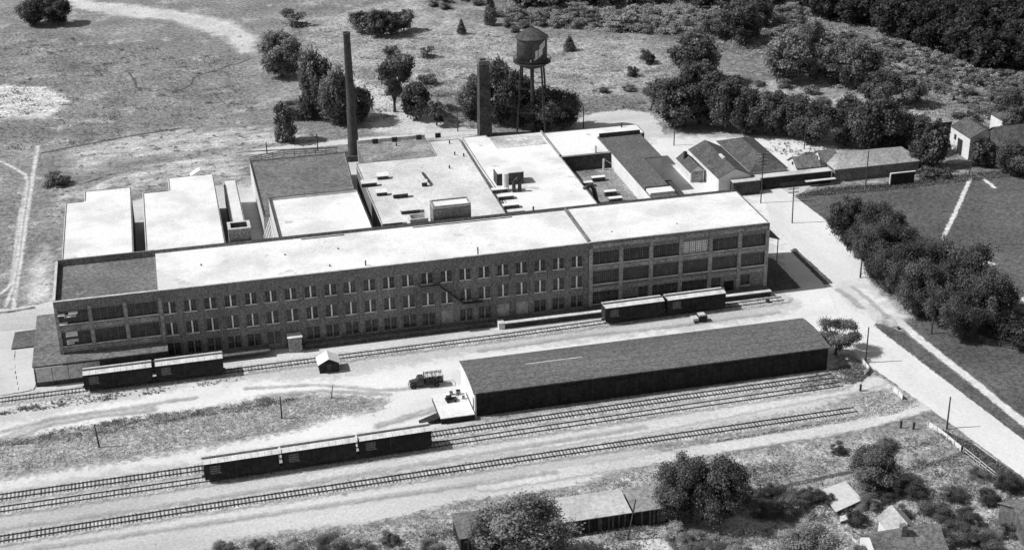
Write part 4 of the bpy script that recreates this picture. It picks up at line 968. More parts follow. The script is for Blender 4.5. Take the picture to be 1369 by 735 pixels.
# house at the bottom right
HX0, HX1, HY, WGX, WGY = 97.0, 108.0, 176.5, 104.9, 184.3
t = gable('house', 'dark roofed house cut by the bottom edge of the photograph', HX0, HX1, HY-3.9, HY+2.6, 4.4, 6.5, 'x', roof=m_shingle, wall=m_white, cat='house')
b = MB(); b.box(HX0+4.6,HY-1.6,5.4,HX0+5.5,HY-.7,7.9); b.build('chimney', m_brick, t)
t = gable('house_wing', 'small pale roofed wing with a white gable behind the dark roofed house', WGX-2.1, WGX+2.1, HY+2.95, WGY, 3.3, 5.0, 'y', roof=mat('pale_shingle', 0.30, 0.40, 0.3, 0.2, 2), wall=m_white, cat='house')
x, y = G(1366,690,3); t = gable('house', 'grey roofed house at the right edge of the foreground', x-1.5, x+8, y-4, y+4, 3.2, 5.0, 'x', roof=m_shingle, wall=m_wood, cat='house')
# houses at the right
x0_, y0_ = G(1296,214); x1_, y1_ = G(1268,200)
t = gable('white_barn', 'white walled barn with a tall dark doorway at the right', 201.2, 209.5, 334.1, 344.2, 6.0, 8.0, 'y', roof=m_dshingle, wall=m_white, cat='barn', over=.2)
b = MB(); b.box(201.1, 337.6, .1, 201.197, 340.0, 4.2); b.build('door', m_iron, t)
b = MB(); b.box(201.1, 341.0, 3.2, 201.197, 342.0, 4.6); b.build('hatch', m_iron, t)
t = gable('white_house', 'white walled house with dark roof behind the trees at the right edge', 218.3, 226.5, 347.4, 353.5, 4.8, 7.2, 'y', roof=m_dshingle, wall=m_white, cat='house', over=.2)
x, y = G(1335,222)
t = gable('house', 'large dark roofed house half hidden by trees at the right edge', x, x+12, y-1, y+10, 5.0, 9.0, 'x', roof=m_dshingle, wall=m_wood, cat='house')
add_window(t, x+3, y-1, 1.2, 1.3, 1.5); add_window(t, x+7, y-1, 1.2, 1.3, 1.5)
b = MB(); b.box(x-2.2,y+1,2.6,x-.4,y+6,2.8); b.build('porch_roof', m_shingle, t)
x, y = G(1240,180); t = flat('low_shed', 'low pale roofed shed half hidden behind the right-hand trees', R4(x,y,x+7,y+3.5), 3.0, roof=m_dirtyroof, wall=m_brick_d)

# ------------------------------------------------------------------ poles, fences
def pole(px, py, h_, label, arms=0, lean=0.0, r=.16, wires=False):
    x, y = G(px, py); t = thing('utility_pole', (x,y,0), label, 'pole', 'wooden poles')
    b = MB(); b.tube([(x,y,0),(x+lean*.5,y,h_*.5),(x+lean,y,h_)], [r,r*.9,r*.75], 8); b.build('shaft', m_pole, t)
    for k in range(arms):
        z = h_-.5-k*.9; b = MB(); b.box(x+lean-1.3,y-.08,z,x+lean+1.3,y+.04,z+.14); a = b.build('crossarm', m_pole, t)
        b = MB()
        for xx in (-1.15,-.75,.75,1.15): b.lathe([(.05,z+.14),(.07,z+.2),(.05,z+.32),(.001,z+.34)], 6, (x+lean+xx, y-.02))
        b.build('insulator', m_conc, a)
    return t
pole(1017,272,13.2,'tall pole with four crossarms rising behind the factory end',4)
pole(1059,299,9.3,'pole with two crossarms at the edge of the upper road',2,-.2)
pole(1157,485.7,7.9,'bare pole beside the lone tree at the crossing',0)
pole(1265.6,573.2,6.6,'bare pole at the corner of the white board fence',0)
pole(133,598,4.8,'short bare pole in the weeds at the left',0,-.3)
pole(377,560,4.7,'short bare pole in the middle of the weed patch',0)
pole(443,533,2.8,'short leaning stake in the yard',0,.4,.1)
pole(1157,252,9.9,'bare pole in front of the long barn',0)
pole(901,195,5.9,'short pole behind the long white walled shed',0)
pole(780,172,6.6,'bare pole right of the water tower trees',0)
pole(839,722,7.5,'forked leaning pole in front of the foreground sheds',0,1.2,.14)
pole(1265,208,7.5,'pole left of the white fronted barn',0)
pole(1295,236,6.0,'short pole at the top of the dark field',0,.6)
pole(1245,447,4.0,'stump pole under the tree row',0,0,.2)
pole(1127,352,3.0,'short post at the edge of the upper road',0) if False else None
pole(1150,372,4.0,'short thick post at the road bend',0,0,.2)
pole(612,176,6.0,'thin pole behind the coal house',0)
pole(425,202,5.0,'thin pole beside the lane behind the dark roof',0)
pole(357,206,3.5,'short pole beside the lane left of the stack',0)
pole(1075,200,5.0,'short pole on the bright ground behind the sheds',0)
pole(1016,664,2.6,'short stake beside the garden ditch',0,0,.1)

def fence_between(name, label, pts, h_, m, rails=3, solid=False, post=2.2):
    W = [Vector((*G(*p), 0)) for p in pts]
    t = thing(name, W[0], label, 'fence')
    for i in range(len(W)-1):
        L = (W[i+1]-W[i]).length; n = max(1, round(L/post)); d = (W[i+1]-W[i])/n
        for k in range(n+1):
            if k == 0 and i: continue
            p = W[i]+d*k; MB().bar(p-Vector((0,0,.2)), p+Vector((0,0,h_+.08)), .13).build('post', m, t)
        nrm = Vector((-d.y, d.x, 0)).normalized()*.1
        if solid:
            nb = max(2, int(h_/.22))
            for r in range(nb):
                z = .12+r*(h_-.1)/nb
                MB().bar(W[i]+nrm+Vector((0,0,z+.08)), W[i+1]+nrm+Vector((0,0,z+.08)), .035, (h_-.1)/nb-.025).build('board', m, t)
        else:
            for r in range(rails):
                z = h_*(r+1)/rails; MB().bar(W[i]+nrm+Vector((0,0,z)), W[i+1]+nrm+Vector((0,0,z)), .07, .12).build('rail', m, t)
    return t
fence_between('board_fence', 'white board fence curving along the road at the lower crossing', [(1240,571),(1252,578),(1266,589),(1284,604)], 1.2, m_white, solid=True)
fence_between('rail_fence', 'pale rail fence running down towards the lower right', [(1288,606),(1302,617),(1318,630),(1334,643)], 1.1, m_conc, rails=2)
fence_between('rail_fence', 'low pale rail beside the road, right of the longer rail fence', [(1302,598),(1318,610),(1332,620)], .7, m_conc, rails=1)
fence_between('board_fence', 'white board fence at the end of the long warehouse', [(1143,478),(1152,486),(1161,497),(1156,503)], 1.2, m_white, solid=True)
fence_between('board_fence', 'short white board fence beside the middle of the crossing', [(1193,523),(1200,529),(1206,535)], 1.2, m_white, solid=True)
fence_between('rail_fence', 'dark lattice fence under the right end of the tree row', [(1290,447),(1320,462),(1369,470)], 1.4, m_wood, rails=4)
fence_between('rail_fence', 'dark rail fence along the top of the dark field', [(1060,268),(1110,258),(1190,252)], 1.1, m_pole, rails=2, post=4)
fence_between('rail_fence', 'dark rail fence between the billboard and the right-hand trees', [(1225,248),(1262,243),(1300,240)], 1.1, m_pole, rails=2, post=4)
fence_between('rail_fence', 'dark rail fence behind the cinder roof along the lane', [(335,218),(380,209),(450,206)], 1.6, m_pole, rails=3, post=3)
for px, py, lab in ((1204,572,'left gate post beside the dirt lane'),(1221,574,'right gate post beside the dirt lane'),(1150,523,'lone low post beside the dirt lane between the tracks')):
    x, y = G(px, py); t = thing('gate_post', (x,y,0), lab, 'post'); MB().box(x-.16,y-.16,0,x+.16,y+.16,1.4).build('post', m_pole, t); MB().box(x-.2,y-.2,1.403,x+.2,y+.2,1.48).build('cap', m_pole, t)

# ------------------------------------------------------------------ trees
def leaves(rng, centers, radii, n, size, flat_=0.8, shell=0.55, tone=(0.45, 1.75)):
    k = len(centers); C = np.array(centers); Rr = np.array(radii)
    w_ = Rr**2; w_ = w_/w_.sum(); idx = rng.choice(k, n, p=w_)
    d = rng.normal(size=(n,3)); d /= np.linalg.norm(d, axis=1)[:,None]
    rad = Rr[idx]*(shell+(1-shell)*rng.random(n)**.7)*(1+.28*rng.normal(size=n))
    off = d*rad[:,None]; off[:,2] *= flat_
    P = C[idx]+off
    nrm = d*0.8+rng.normal(size=(n,3))*.6; nrm[:,2] += .3; nrm /= np.linalg.norm(nrm, axis=1)[:,None]
    t1 = np.cross(nrm, rng.normal(size=(n,3))); t1 /= np.linalg.norm(t1, axis=1)[:,None]; t2 = np.cross(nrm, t1)
    s = size*(.6+.8*rng.random(n))[:,None]
    a = P+t1*s; b_ = P+t2*s*.62; c = P-t1*s*.9; e = P-t2*s*.62
    V = np.stack([a,b_,c,e],1).reshape(-1,3)
    ct = rng.uniform(tone[0], tone[1], k)
    T = np.repeat(ct[idx]*rng.uniform(.75,1.25,n), 4)
    return V, T
def leaf_mesh(name, V, T, m):
    me = bpy.data.meshes.new(name); n = len(V)//4
    me.vertices.add(4*n); me.vertices.foreach_set('co', V.astype(np.float32).ravel())
    me.loops.add(4*n); me.loops.foreach_set('vertex_index', np.arange(4*n, dtype=np.int32))
    me.polygons.add(n); me.polygons.foreach_set('loop_start', np.arange(0,4*n,4,dtype=np.int32)); me.polygons.foreach_set('loop_total', np.full(n,4,dtype=np.int32))
    me.update(calc_edges=True)
    at = me.attributes.new('tone','FLOAT','POINT'); at.data.foreach_set('value', T.astype(np.float32))
    me.materials.append(m); return me
def tree_proto(seed, shape, n, size, m, H=10.0, R=4.5):
    """crown of leaf-sized faces round limb ends, and a tapered trunk with limbs; unit tree H x R"""
    rng = np.random.default_rng(seed); cen = []; rad = []
    nb = {'round': 48, 'oak': 70, 'vase': 30, 'conifer': 22, 'willow': 46, 'bush': 22, 'loose': 26}[shape]
    for i in range(nb):
        if shape == 'conifer':
            z = .12+.85*(i/nb); a = i*2.4; r = (1-z)*.62*R; cen.append((r*math.cos(a), r*math.sin(a), z*H)); rad.append(.18*R+.32*R*(1-z)); continue
        while True:
            p = rng.uniform(-1,1,3)
            if p@p < 1 and p@p > .12: break
        if i % 2: p = p/np.linalg.norm(p)*rng.uniform(.72,1.02)      # uneven outline
        sr = rng.choice([.15,.2,.26,.33])
        if shape in ('round','loose'): c = (p[0]*R*.76, p[1]*R*.76, H*(.54+.37*p[2])); r = R*sr*1.1
        elif shape == 'oak': c = (p[0]*R*.82, p[1]*R*.82, H*(.50+.40*p[2])); r = R*sr
        elif shape == 'vase':
            z = .35+.6*rng.random(); s_ = max(.25,(z-.25)/.6); c = (p[0]*R*s_*.85, p[1]*R*s_*.85, H*z); r = R*rng.uniform(.16,.28)*(0.6+.6*z)
        elif shape == 'willow': c = (p[0]*R*.78, p[1]*R*.78, H*(.48+.42*p[2])); r = R*sr*.95
        else: c = (p[0]*R*.78, p[1]*R*.78, H*(.36+.36*p[2])); r = R*sr*1.15
        cen.append(c); rad.append(r*(.8 if shape == 'loose' else 1))
    V, T = leaves(rng, cen, rad, n, size, flat_=1.5 if shape == 'willow' else .85)
    V[:,2] = np.maximum(V[:,2], .05)
    cm = leaf_mesh('crown', V, T, m)
    b = MB(); fork = H*(.28 if shape != 'vase' else .18)
    b.tube([(0,0,-.2),(.05*R*.3,0,fork*.5),(0,0,fork),(0,.02,H*.6)], [R*.075,R*.055,R*.045,R*.02], 8)
    for i in rng.permutation(nb)[:min(nb,10)]:
        c = Vector(cen[int(i)]); s0 = Vector((0,0,fork*rng.uniform(.7,1.1))); mid = s0.lerp(c,.5)+Vector((0,0,.04*H)); b.tube([s0,mid,c], [R*.032,R*.02,R*.008], 5, cap=False)
    tmp = b.build('trunk', m_bark); tm = tmp.data; bpy.data.objects.remove(tmp)
    return cm, tm
PR = {}
def proto(key):
    if key in PR: return PR[key]
    shape, m, seed, det = key
    n = {'n': 30000, 'm': 11000, 'f': 4000}[det]; size = {'n': .145, 'm': .25, 'f': .38}[det]
    if shape == 'bush': n = int(n*.45)
    if shape == 'loose': n = int(n*.6)
    mm = {'k': m_leaf_k, 'd': m_leaf_d, 'm': m_leaf, 'l': m_leaf_l}[m]
    PR[key] = tree_proto(seed*17+5, shape, n, size, mm); return PR[key]
def tree(px, py, h_, r, label, shape='round', m='m', seed=0, det='m', group='trees', name='broadleaf_tree', cat='tree', world=None):
    if group == 'trees beyond the factory': h_ *= 1.12; r *= (1.06 if px < 880 else .94)
    cm, tm = proto((shape, m, seed, det))
    x, y = world or G(px, py)
    t = thing(name, (x,y,0), label, cat, group)
    t.rotation_euler = (0,0,random.uniform(0,6.28)); t.scale = (r/4.5*random.uniform(.93,1.07), r/4.5*random.uniform(.93,1.07), h_/10)
    for nm, me in (('crown',cm),('trunk',tm)):
        o = bpy.data.objects.new(nm, me); COL.objects.link(o); o.parent = t
    return t
# foreground
tree(703,762,13.5,7.6,'biggest foreground tree, hiding the left end of the white shed roof','oak','m',1,'n')
tree(665,750,9.5,4.6,'lower round tree joined to the left of the biggest foreground tree','oak','m',2,'n')
tree(910,697,13.5,4.6,'taller left half of the pair of dark trees behind the grey shed','oak','d',3,'n')
tree(962,699,12.0,5.4,'lower right half of the pair of dark trees behind the grey shed','oak','d',4,'n')
tree(1117,474,8.6,4.9,'lone loose tree at the right end of the long warehouse','loose','m',5,'n')
tree(1168,652,8.3,4.2,'round bushy tree beside the garden ditch','oak','m',2,'n')
tree(1078,765,8.0,5.2,'wide round tree at the bottom edge, left of the garden path','oak','m',1,'n')
tree(1150,760,4.0,2.2,'small tree at the bottom edge beside the garden path','oak','m',4,'n')
# bushes in the garden
gb = [(1003,672,3.0,2.6,'d','dark bush left of the pale garden strip'),(1035,668,3.2,2.8,'d','dark bush in the middle of the garden bush row'),(1050,688,3.4,3.0,'m','broad bush below the garden bush row'),(1068,672,3.2,2.4,'m','bush above the flat garden shed'),(1022,690,3.0,2.6,'m','bush right of the pale bare garden ground'),
      (905,725,3.2,2.8,'l','pale bush in front of the grey shed'),(930,735,3.2,2.8,'l','pale bush at the bottom edge right of the grey shed'),(960,742,3.5,3.0,'m','bush at the bottom edge, left of the wide round tree'),(985,745,3.0,2.8,'l','pale bush at the bottom edge beside the wide round tree'),
      (1105,672,2.4,1.7,'d','small dark bush left of the flat garden shed'),(1083,668,2.6,2.0,'d','small dark bush in the garden above the wide round tree'),(1160,680,3.2,2.4,'m','bush right of the flat garden shed'),(1145,700,2.6,1.8,'d','round clipped bush beside the cold frame'),(1135,690,1.8,1.1,'d','tiny round bush above the clipped one'),
      (1220,662,3.2,3.0,'d','dark bush right of the round bushy tree'),(1250,690,3.0,2.8,'m','bush right of the pale roofed wing'),(1275,668,2.8,2.4,'m','bush in the middle of the right-hand garden'),(1295,700,3.0,2.6,'d','dark bush low in the right-hand garden'),(1320,672,3.0,2.2,'d','dark bush near the end of the rail fence'),
      (1345,655,4.0,2.8,'d','tall dark bush at the end of the rail fence'),(1310,640,2.4,2.2,'m','bush beside the rail fence'),(1275,720,3.4,3.0,'m','bush near the bottom right corner'),(1310,730,3.4,3.0,'d','dark bush in the bottom right corner'),(1340,715,3.0,2.4,'m','bush left of the grey roofed house'),
      (1240,720,2.6,2.0,'m','bush behind the dark roofed house'),(1185,600,2.4,2.0,'m','small bush above the round bushy tree'),(1120,605,2.2,1.9,'d','small dark bush below the dirt lane'),(300,738,2.2,2.0,'l','low bush at the bottom edge, leftmost of its row'),(345,735,2.2,1.7,'m','low darker bush at the bottom edge, second of its row'),
      (395,738,2.4,2.1,'l','low bush at the bottom edge, third of its row'),(440,732,2.6,2.6,'l','pale low bush at the bottom edge'),(480,738,2.6,2.0,'l','low bush at the bottom edge, left of the dark ribbed shed'),(520,725,2.0,2.0,'m','small low bush above the bottom edge'),(575,735,2.2,1.8,'l','pale small bush beside the dark ribbed shed'),
      (628,705,2.4,1.6,'l','pale bush behind the dark ribbed shed'),(1205,690,2.0,1.8,'d','small dark bush at the corner of the pale roofed wing'),(1180,665,2.0,2.4,'d','small dark bush in the shade of the round bushy tree')]
for i, (px, py, h_, r, mm, lab) in enumerate(gb):
    tree(px, py, h_*1.15, r, lab, 'bush', mm, i % 3, 'n', group='garden bushes', name='garden_bush', cat='bush')
# tree row right of the road
row = [(1132,322,7.5,3.6,'topmost tree of the dark row beside the road'),(1150,318,8.0,4.0,'second tree from the top on the field side of the row'),(1146,345,8,4.0,'second tree from the top on the road side of the row'),
       (1172,335,8.5,4.2,'third tree from the top on the field side of the row'),(1163,365,8.5,4.2,'third tree from the top on the road side of the row'),(1197,352,8.5,4.4,'fourth tree from the top on the field side of the row'),
       (1185,383,8.5,4.4,'fourth tree from the top on the road side of the row'),(1222,370,9,4.5,'fifth tree from the top on the field side of the row'),(1208,402,9,4.5,'fifth tree from the top on the road side of the row'),
       (1246,388,10,4.8,'sixth tree from the top on the field side of the row'),(1230,422,9,4.4,'sixth tree from the top on the road side of the row'),(1268,408,10.5,4.8,'seventh tree from the top on the field side of the row'),
       (1255,438,9,4.3,'seventh tree from the top on the road side of the row'),(1292,424,10.5,5.0,'eighth tree from the top on the field side of the row'),(1282,452,8,4.0,'lowest tree on the road side of the row'),(1318,440,10,4.8,'lowest tree on the field side of the row')]
for i, (px, py, h_, r, lab) in enumerate(row):
    k_ = (1.28, .95, 1.15, .88, 1.38)[(i*3) % 5]
    tree(px+(i*7 % 5-2)*2, py+(i*5 % 4-1.5)*2, h_*1.16*k_, r*1.03*(.6+.4*k_), lab, 'oak', 'd', 3+i % 3, 'n' if i > 2 else 'm', group='dark tree row beside the road')
tree(1342,452,6.5,4.6,'low dark tree beyond the lowest end of the tree row','oak','d',4,'m',group='dark tree row beside the road')
tree(1366,462,6.0,4.6,'low dark tree at the right edge beyond the tree row','oak','d',5,'m',group='dark tree row beside the road')
# background trees
bg_ = [(47,34,10,5.2,'oak','d','left one of two dark round trees at the top left'),(78,33,9.5,4.8,'oak','d','right one of two dark round trees at the top left'),
       (72,248,5,3.8,'bush','m','dark fuzzy bush left of the white roofed annexes'),(86,246,3,2.2,'bush','d','low dark bush right of the fuzzy bush'),
       (377,103,14,6.2,'oak','m','large round tree at the top of the lane'),(425,160,18,5.6,'willow','m','pale feathery willow left of the steel stack'),(455,166,16,5.8,'willow','m','darker willow right behind the steel stack'),(480,160,9,4.2,'willow','m','low willow right of the steel stack'),
       (383,190,10,3.6,'willow','m','ragged tree below the pale bare strip'),(398,156,6.5,4.6,'bush','m','broad dark bush left of the willow'),(528,150,15,7.0,'vase','m','vase shaped elm with a bare forked trunk'),(557,160,10,4.2,'round','d','dense dark tree right of the elm'),
       (584,168,7.5,3.6,'loose','m','thin airy tree right of the dense dark tree'),(523,76,5,3.3,'bush','m','round bush above the elm'),(572,77,5,3.0,'bush','m','round bush with a clear shadow right of the elm top'),(572,113,5,3.0,'bush','m','lower round bush right of the elm crown'),
       (482,44,7,4.2,'round','m','leftmost tree of the clump at the top'),(505,50,8.5,4.2,'round','d','tallest tree of the clump at the top'),(523,48,8,4.2,'round','m','middle tree of the clump at the top'),(540,42,7,4.0,'round','m','rightmost tree of the clump at the top'),
       (398,35,6.5,4.2,'bush','m','bush above the large round tree'),(384,22,4,2.6,'bush','m','small bush left of the upper bush'),(617,46,4.5,1.7,'conifer','d','tiny lone conifer at the top'),(656,34,10.5,2.4,'conifer','m','thin upright tree at the top beside the scrub'),
       (633,160,13,4.6,'oak','m','tree left of the brick chimney'),(668,165,18,5.5,'oak','d','tall dark tree between brick chimney and water tower'),(690,170,15,5.5,'oak','d','dark tree under the water tank'),(725,172,11.5,5.5,'oak','d','tree right of the water tower legs'),(752,172,10.5,5.2,'oak','d','rightmost tree of the water tower clump'),
       (761,68,4.5,2.2,'conifer','m','small upright bush right of the tank'),(865,85,6.5,2.8,'bush','d','dark bush in the pale pasture, upper of two'),(845,102,4.5,2.2,'bush','d','dark bush in the pale pasture, lower of two'),
       (928,112,15,8,'oak','m','great pale tree above the dark grove'),(900,170,14,7.5,'oak','d','leftmost tree of the dark grove'),(935,165,17,8,'oak','d','tallest tree of the dark grove'),(968,172,14,7.2,'oak','d','middle tree of the dark grove'),
       (1000,178,12,6.5,'oak','d','fourth tree of the dark grove'),(1035,180,12,6,'oak','d','fifth tree of the dark grove'),(1060,182,11,5.8,'oak','d','tree just left of the trunk beside the sheds'),(1087,192,11.5,6,'oak','d','tree with a visible trunk at the right end of the grove'),
       (1052,110,15,8,'oak','m','great round tree in the pale clearing'),(1090,108,10,4.4,'round','m','smaller tree right of the great round tree'),(1085,65,9,5,'round','m','tree above the great round tree'),(1120,112,13,6.5,'oak','m','broad tree left of the clearing path'),
       (1148,122,14,7,'oak','m','broad dark tree in the middle of the right-hand trees'),(1175,140,10,6,'oak','d','dark tree casting a long shadow on the pale grass'),(1217,142,8.5,4.6,'round','m','lone round tree on the pale grass'),(1130,195,13,5.2,'oak','d','tree behind the small gabled houses'),
       (1168,205,16,7.5,'oak','d','largest dark tree behind the long barn'),(1192,203,13,6,'oak','d','dark tree at the right end behind the long barn'),(1222,205,10,5,'oak','d','dark tree beside the end of the long barn'),(1232,226,8,4.4,'oak','d','tree in front of the low pale shed'),
       (1247,222,12,3.7,'oak','d','ragged tree left of the white fronted barn'),(1236,238,3.5,3.0,'bush','d','dark bush at the barn end'),(1258,237,4,3,'bush','d','dark bush below the ragged tree'),(1312,222,7.5,3.6,'oak','d','dark tree right of the white fronted barn'),(1322,203,5.5,3.2,'oak','d','dark tree between the two white walled houses'),
       (1345,172,11,4.8,'round','d','tall dark tree above the white walled house'),(1362,200,12,5.5,'oak','d','dark tree at the right edge beside the large roof'),(1350,232,8,4.6,'oak','d','dark tree in front of the large dark roofed house'),(1366,236,8,4.6,'oak','d','dark tree at the right edge in front of the house'),(1290,172,6.5,4.6,'bush','d','dark bush above the white fronted barn'),
       (990,60,13,7.5,'round','d','dark tree at the top, above the pale clearing'),(1010,40,13,7,'round','d','tall dark tree at the top beside the wood'),(960,50,8,6,'round','m','low tree above the great pale tree')]
for i, (px, py, h_, r, sh, mm, lab) in enumerate(bg_):
    bush = sh == 'bush'
    tree(px, py, h_, r, lab, sh, mm, i % 3, 'm' if r > 4.4 else 'f', group='bushes beyond the factory' if bush else 'trees beyond the factory', name='wild_bush' if bush else ('conifer_tree' if sh == 'conifer' else 'broadleaf_tree'), cat='bush' if bush else 'tree')
# wood at the top right: one could still count the nearer crowns
rng = random.Random(11)
def inside(p, poly):
    c = False; j = len(poly)-1
    for i in range(len(poly)):
        if (poly[i][1] > p[1]) != (poly[j][1] > p[1]) and p[0] < (poly[j][0]-poly[i][0])*(p[1]-poly[i][1])/(poly[j][1]-poly[i][1])+poly[i][0]: c = not c
        j = i
    return c
def scatter(polypx, n, mind, fn, tries=40):
    poly = [G(*p) for p in polypx]; xs = [p[0] for p in poly]; ys = [p[1] for p in poly]; pts = []
    for _ in range(n*tries):
        if len(pts) >= n: break
        p = (rng.uniform(min(xs),max(xs)), rng.uniform(min(ys),max(ys)))
        if inside(p, poly) and all((p[0]-q[0])**2+(p[1]-q[1])**2 > mind*mind for q in pts): pts.append(p)
    for i, p in enumerate(pts): fn(i, p)
wood = [(1065,-35),(1075,20),(1130,38),(1200,55),(1228,78),(1262,85),(1300,92),(1345,100),(1480,120),(1480,-35)]
scatter(wood, 165, 5.2, lambda i, p: tree(0,0,rng.uniform(10,14),rng.uniform(4.6,6.2),'crown in the dense dark wood filling the top right corner','oak','k',i%3,'f',group='dense dark wood',world=p))
scatter([(1065,-35),(1075,20),(900,15),(700,12),(660,-35)], 48, 7.5, lambda i, p: tree(0,0,rng.uniform(7,11),rng.uniform(4,5.6),'tree in the dark band along the top edge','round','d' if i % 3 else 'm',i%3,'f',group='dark band of trees along the top',world=p))
scatter([(690,15),(900,20),(1070,20),(1060,60),(1010,50),(880,45),(760,38),(680,30)], 130, 3.4, lambda i, p: tree(0,0,rng.uniform(1.6,5.5),rng.uniform(1.8,4.6),'shrub in the scrub belt above the pale pasture','bush','lml'[i % 3],i%3,'f',group='scrub belt above the pasture',name='scrub_shrub',cat='shrub',world=p))
scatter([(1090,40),(1200,60),(1369,105),(1450,190),(1369,190),(1230,110),(1110,80)], 110, 3.8, lambda i, p: tree(0,0,rng.uniform(1.4,4.6),rng.uniform(1.6,4.4),'shrub on the rough slope below the dark wood','bush','mlm'[i % 3],i%3,'f',group='shrubs below the dark wood',name='scrub_shrub',cat='shrub',world=p))
scatter([(560,0),(640,-10),(660,20),(720,38),(690,45),(640,15),(580,12)], 14, 5, lambda i, p: tree(0,0,rng.uniform(2,4),rng.uniform(2,3.2),'low shrub at the top, left of the scrub belt','bush','m',i%3,'f',group='low shrubs at the top',name='scrub_shrub',cat='shrub',world=p))
scatter([(780,125),(870,110),(1080,125),(1110,150),(1110,130),(1000,108),(870,128)], 10, 6, lambda i, p: tree(0,0,rng.uniform(2,4),rng.uniform(2,3),'shrub on the pale strip behind the dark grove','bush','m',i%3,'f',group='shrubs behind the grove',name='scrub_shrub',cat='shrub',world=p))

# ------------------------------------------------------------------ weeds (nobody could count them)
def weeds(name, label, polypx, n, h_, m, seed, size=.22, clump=0.0):
    g = np.random.default_rng(seed); poly = np.array([G(*p) for p in polypx]); lo, hi = poly.min(0), poly.max(0)
    K = max(6, n//45); kc = g.uniform(lo, hi, (K*2,2)); ks = g.uniform(.3, 1.5, K*2)
    P = np.empty((0,2)); frac = min(1.0, max(0.0, .35+clump*.8))
    while len(P) < n:
        q = g.uniform(lo, hi, (n*2,2)); kk = g.integers(0, K*2, n*2); cl = g.random(n*2) < frac
        q[cl] = (kc[kk]+g.normal(size=(n*2,2))*ks[kk][:,None]*[1.6,1.0])[cl]; ins = np.zeros(len(q), bool)
        for i in range(len(poly)):
            a, b_ = poly[i], poly[(i+1)%len(poly)]
            c = ((a[1] > q[:,1]) != (b_[1] > q[:,1])); den = b_[1]-a[1] if abs(b_[1]-a[1]) > 1e-9 else 1e-9
            ins ^= c & (q[:,0] < (b_[0]-a[0])*(q[:,1]-a[1])/den+a[0])
        P = np.vstack([P, q[ins]])
    P = P[:n]; hh = h_*(.3+g.random(n))
    k = 3; c = np.repeat(np.column_stack([P, hh*.5]), k, 0)+g.normal(size=(n*k,3))*[.28,.28,.12]*h_; c[:,2] = np.abs(c[:,2])+.04
    d = g.normal(size=(n*k,3)); d[:,2] *= .5; d /= np.linalg.norm(d,axis=1)[:,None]; e = np.cross(d, g.normal(size=(n*k,3))); e /= np.linalg.norm(e,axis=1)[:,None]
    s = size*(.6+.8*g.random(n*k))[:,None]
    V = np.stack([c+d*s, c+e*s*.35, c-d*s, c-e*s*.35],1).reshape(-1,3); T = np.repeat(np.repeat(g.uniform(.5,1.6,n),k),4)
    V[:,2] = np.maximum(V[:,2], .03)
    o = bpy.data.objects.new(name, leaf_mesh(name, V, T, m)); COL.objects.link(o); return tag(o, label, 'weeds', kind='stuff')
weeds('weeds', 'weeds over the broad patch between yard and tracks', [(-120,640),(-120,600),(0,594),(180,563),(345,535),(470,531),(500,546),(400,572),(300,590),(100,622)], 4200, .35, m_weed, 1, size=.15, clump=.1)
weeds('weeds', 'dark weed tufts along the upper border of the weed patch', [(-60,600),(60,578),(180,558),(300,543),(345,533),(400,534),(345,548),(250,560),(100,590)], 2000, .6, m_weed_d, 2, size=.18, clump=.6)
weeds('weeds', 'weeds along the garden edge of the foreground', [(250,760),(300,728),(400,714),(520,702),(620,674),(760,657),(870,620),(1000,603),(1240,575),(1330,640),(1369,660),(1369,760)], 13000, .55, m_weed, 3, size=.18, clump=.5)
weeds('weeds', 'darker weeds through the foreground garden', [(250,760),(300,738),(400,724),(520,710),(640,690),(900,640),(1140,600),(1250,585),(1369,665),(1369,760)], 8000, .85, m_weed_d, 4, size=.2, clump=.75)
weeds('weeds', 'weeds round the end of the nearest track', [(950,592),(1100,562),(1150,530),(1190,525),(1230,542),(1190,555),(1000,586)], 2500, .4, m_weed, 5, size=.16, clump=.3)
weeds('weeds', 'weeds on the slope by the warehouse end', [(1050,530),(1090,503),(1120,493),(1150,482),(1163,500),(1150,512)], 1800, .5, m_weed_d, 6)
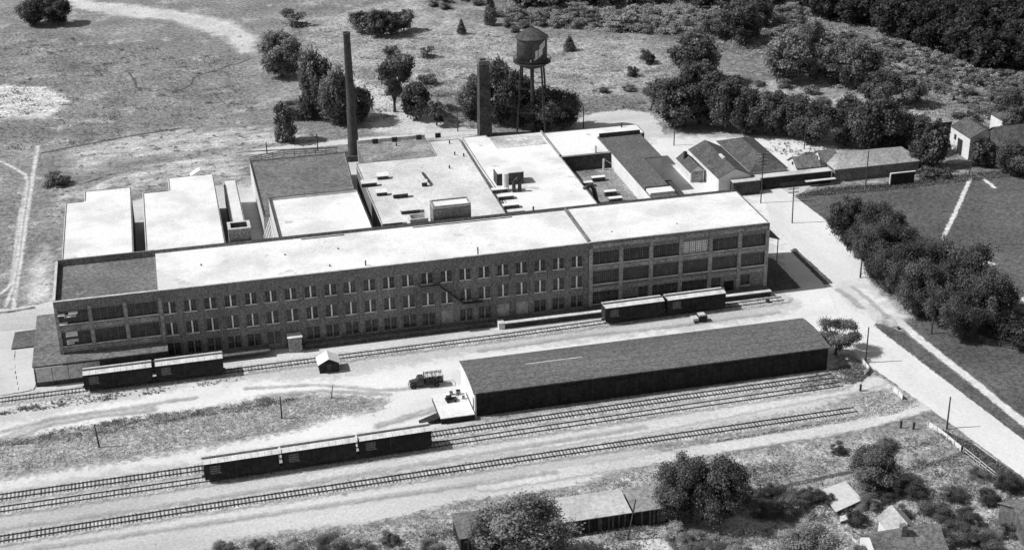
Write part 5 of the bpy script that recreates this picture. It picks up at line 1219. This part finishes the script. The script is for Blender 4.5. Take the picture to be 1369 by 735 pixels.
weeds('weeds', 'tall weeds along the lower road fence', [(1245,572),(1290,590),(1369,645),(1369,665),(1290,608)], 2500, .8, m_weed_d, 7)
weeds('weeds', 'thin dark tufts on the factory siding', [(0,545),(110,530),(320,503),(330,508),(120,540),(0,556)], 500, .4, m_weed_d, 8, clump=.8)
weeds('weeds', 'rough growth at the top of the dark field', [(1065,262),(1110,252),(1200,246),(1300,232),(1369,228),(1369,236),(1300,242),(1200,254),(1110,262)], 3500, .9, m_weed_d, 11)
weeds('rough_growth', 'tangled low growth through the scrub belt at the top', [(655,-20),(900,-20),(1100,20),(1369,100),(1500,160),(1369,195),(1230,150),(1110,120),(1000,75),(880,48),(760,40),(680,30)], 26000, 1.0, m_weed, 31, size=.36, clump=.4)
weeds('rough_growth', 'pale tussocks across the pasture beyond the water tower', [(380,30),(690,45),(880,50),(905,108),(790,142),(600,128),(430,120)], 9000, .5, m_weed, 32, size=.26, clump=.4)
weeds('rough_growth', 'dark tussocks scattered in the left pasture', [(0,40),(330,80),(340,160),(60,200),(-60,200)], 6000, .5, m_weed_d, 33, size=.22, clump=.3)
weeds('rough_growth', 'rough growth between the lane and the rear buildings', [(480,100),(640,120),(860,130),(870,150),(780,150),(640,176),(560,150),(480,170)], 3000, .8, m_weed_d, 34, size=.26, clump=.4)
weeds('scrap_heap', 'dark scrap and rubble on the bright ground behind the sheds', [(1025,192),(1090,190),(1100,208),(1060,212),(1020,203)], 260, .6, m_weed_d, 35, size=.28, clump=.9)
# low hedge along the grass plot

# pieces a pixel or less across in the photograph stay joined
for o in bpy.data.objects:
    if o.type == 'MESH' and o.parent and o.name.split('.')[0] in ('roof_rib','lettering','side_frame','ladder','strut','tie_rod','balcony','fire_escape','hoop','stake_side','brace','insulator','batten','band','pipe_rack','rim','truck_frame','underframe','mudguard','spandrel','canopy_post','roof_hood','wheelset','window','rail_post','load','cap','frame','parapet','coping'):
        if o.name.split('.')[0] in ('window','frame','parapet','coping','rim','cap','load','canopy_post','mudguard','wheelset','underframe','truck_frame','spandrel','roof_hood'): continue
        o['kind'] = 'stuff'
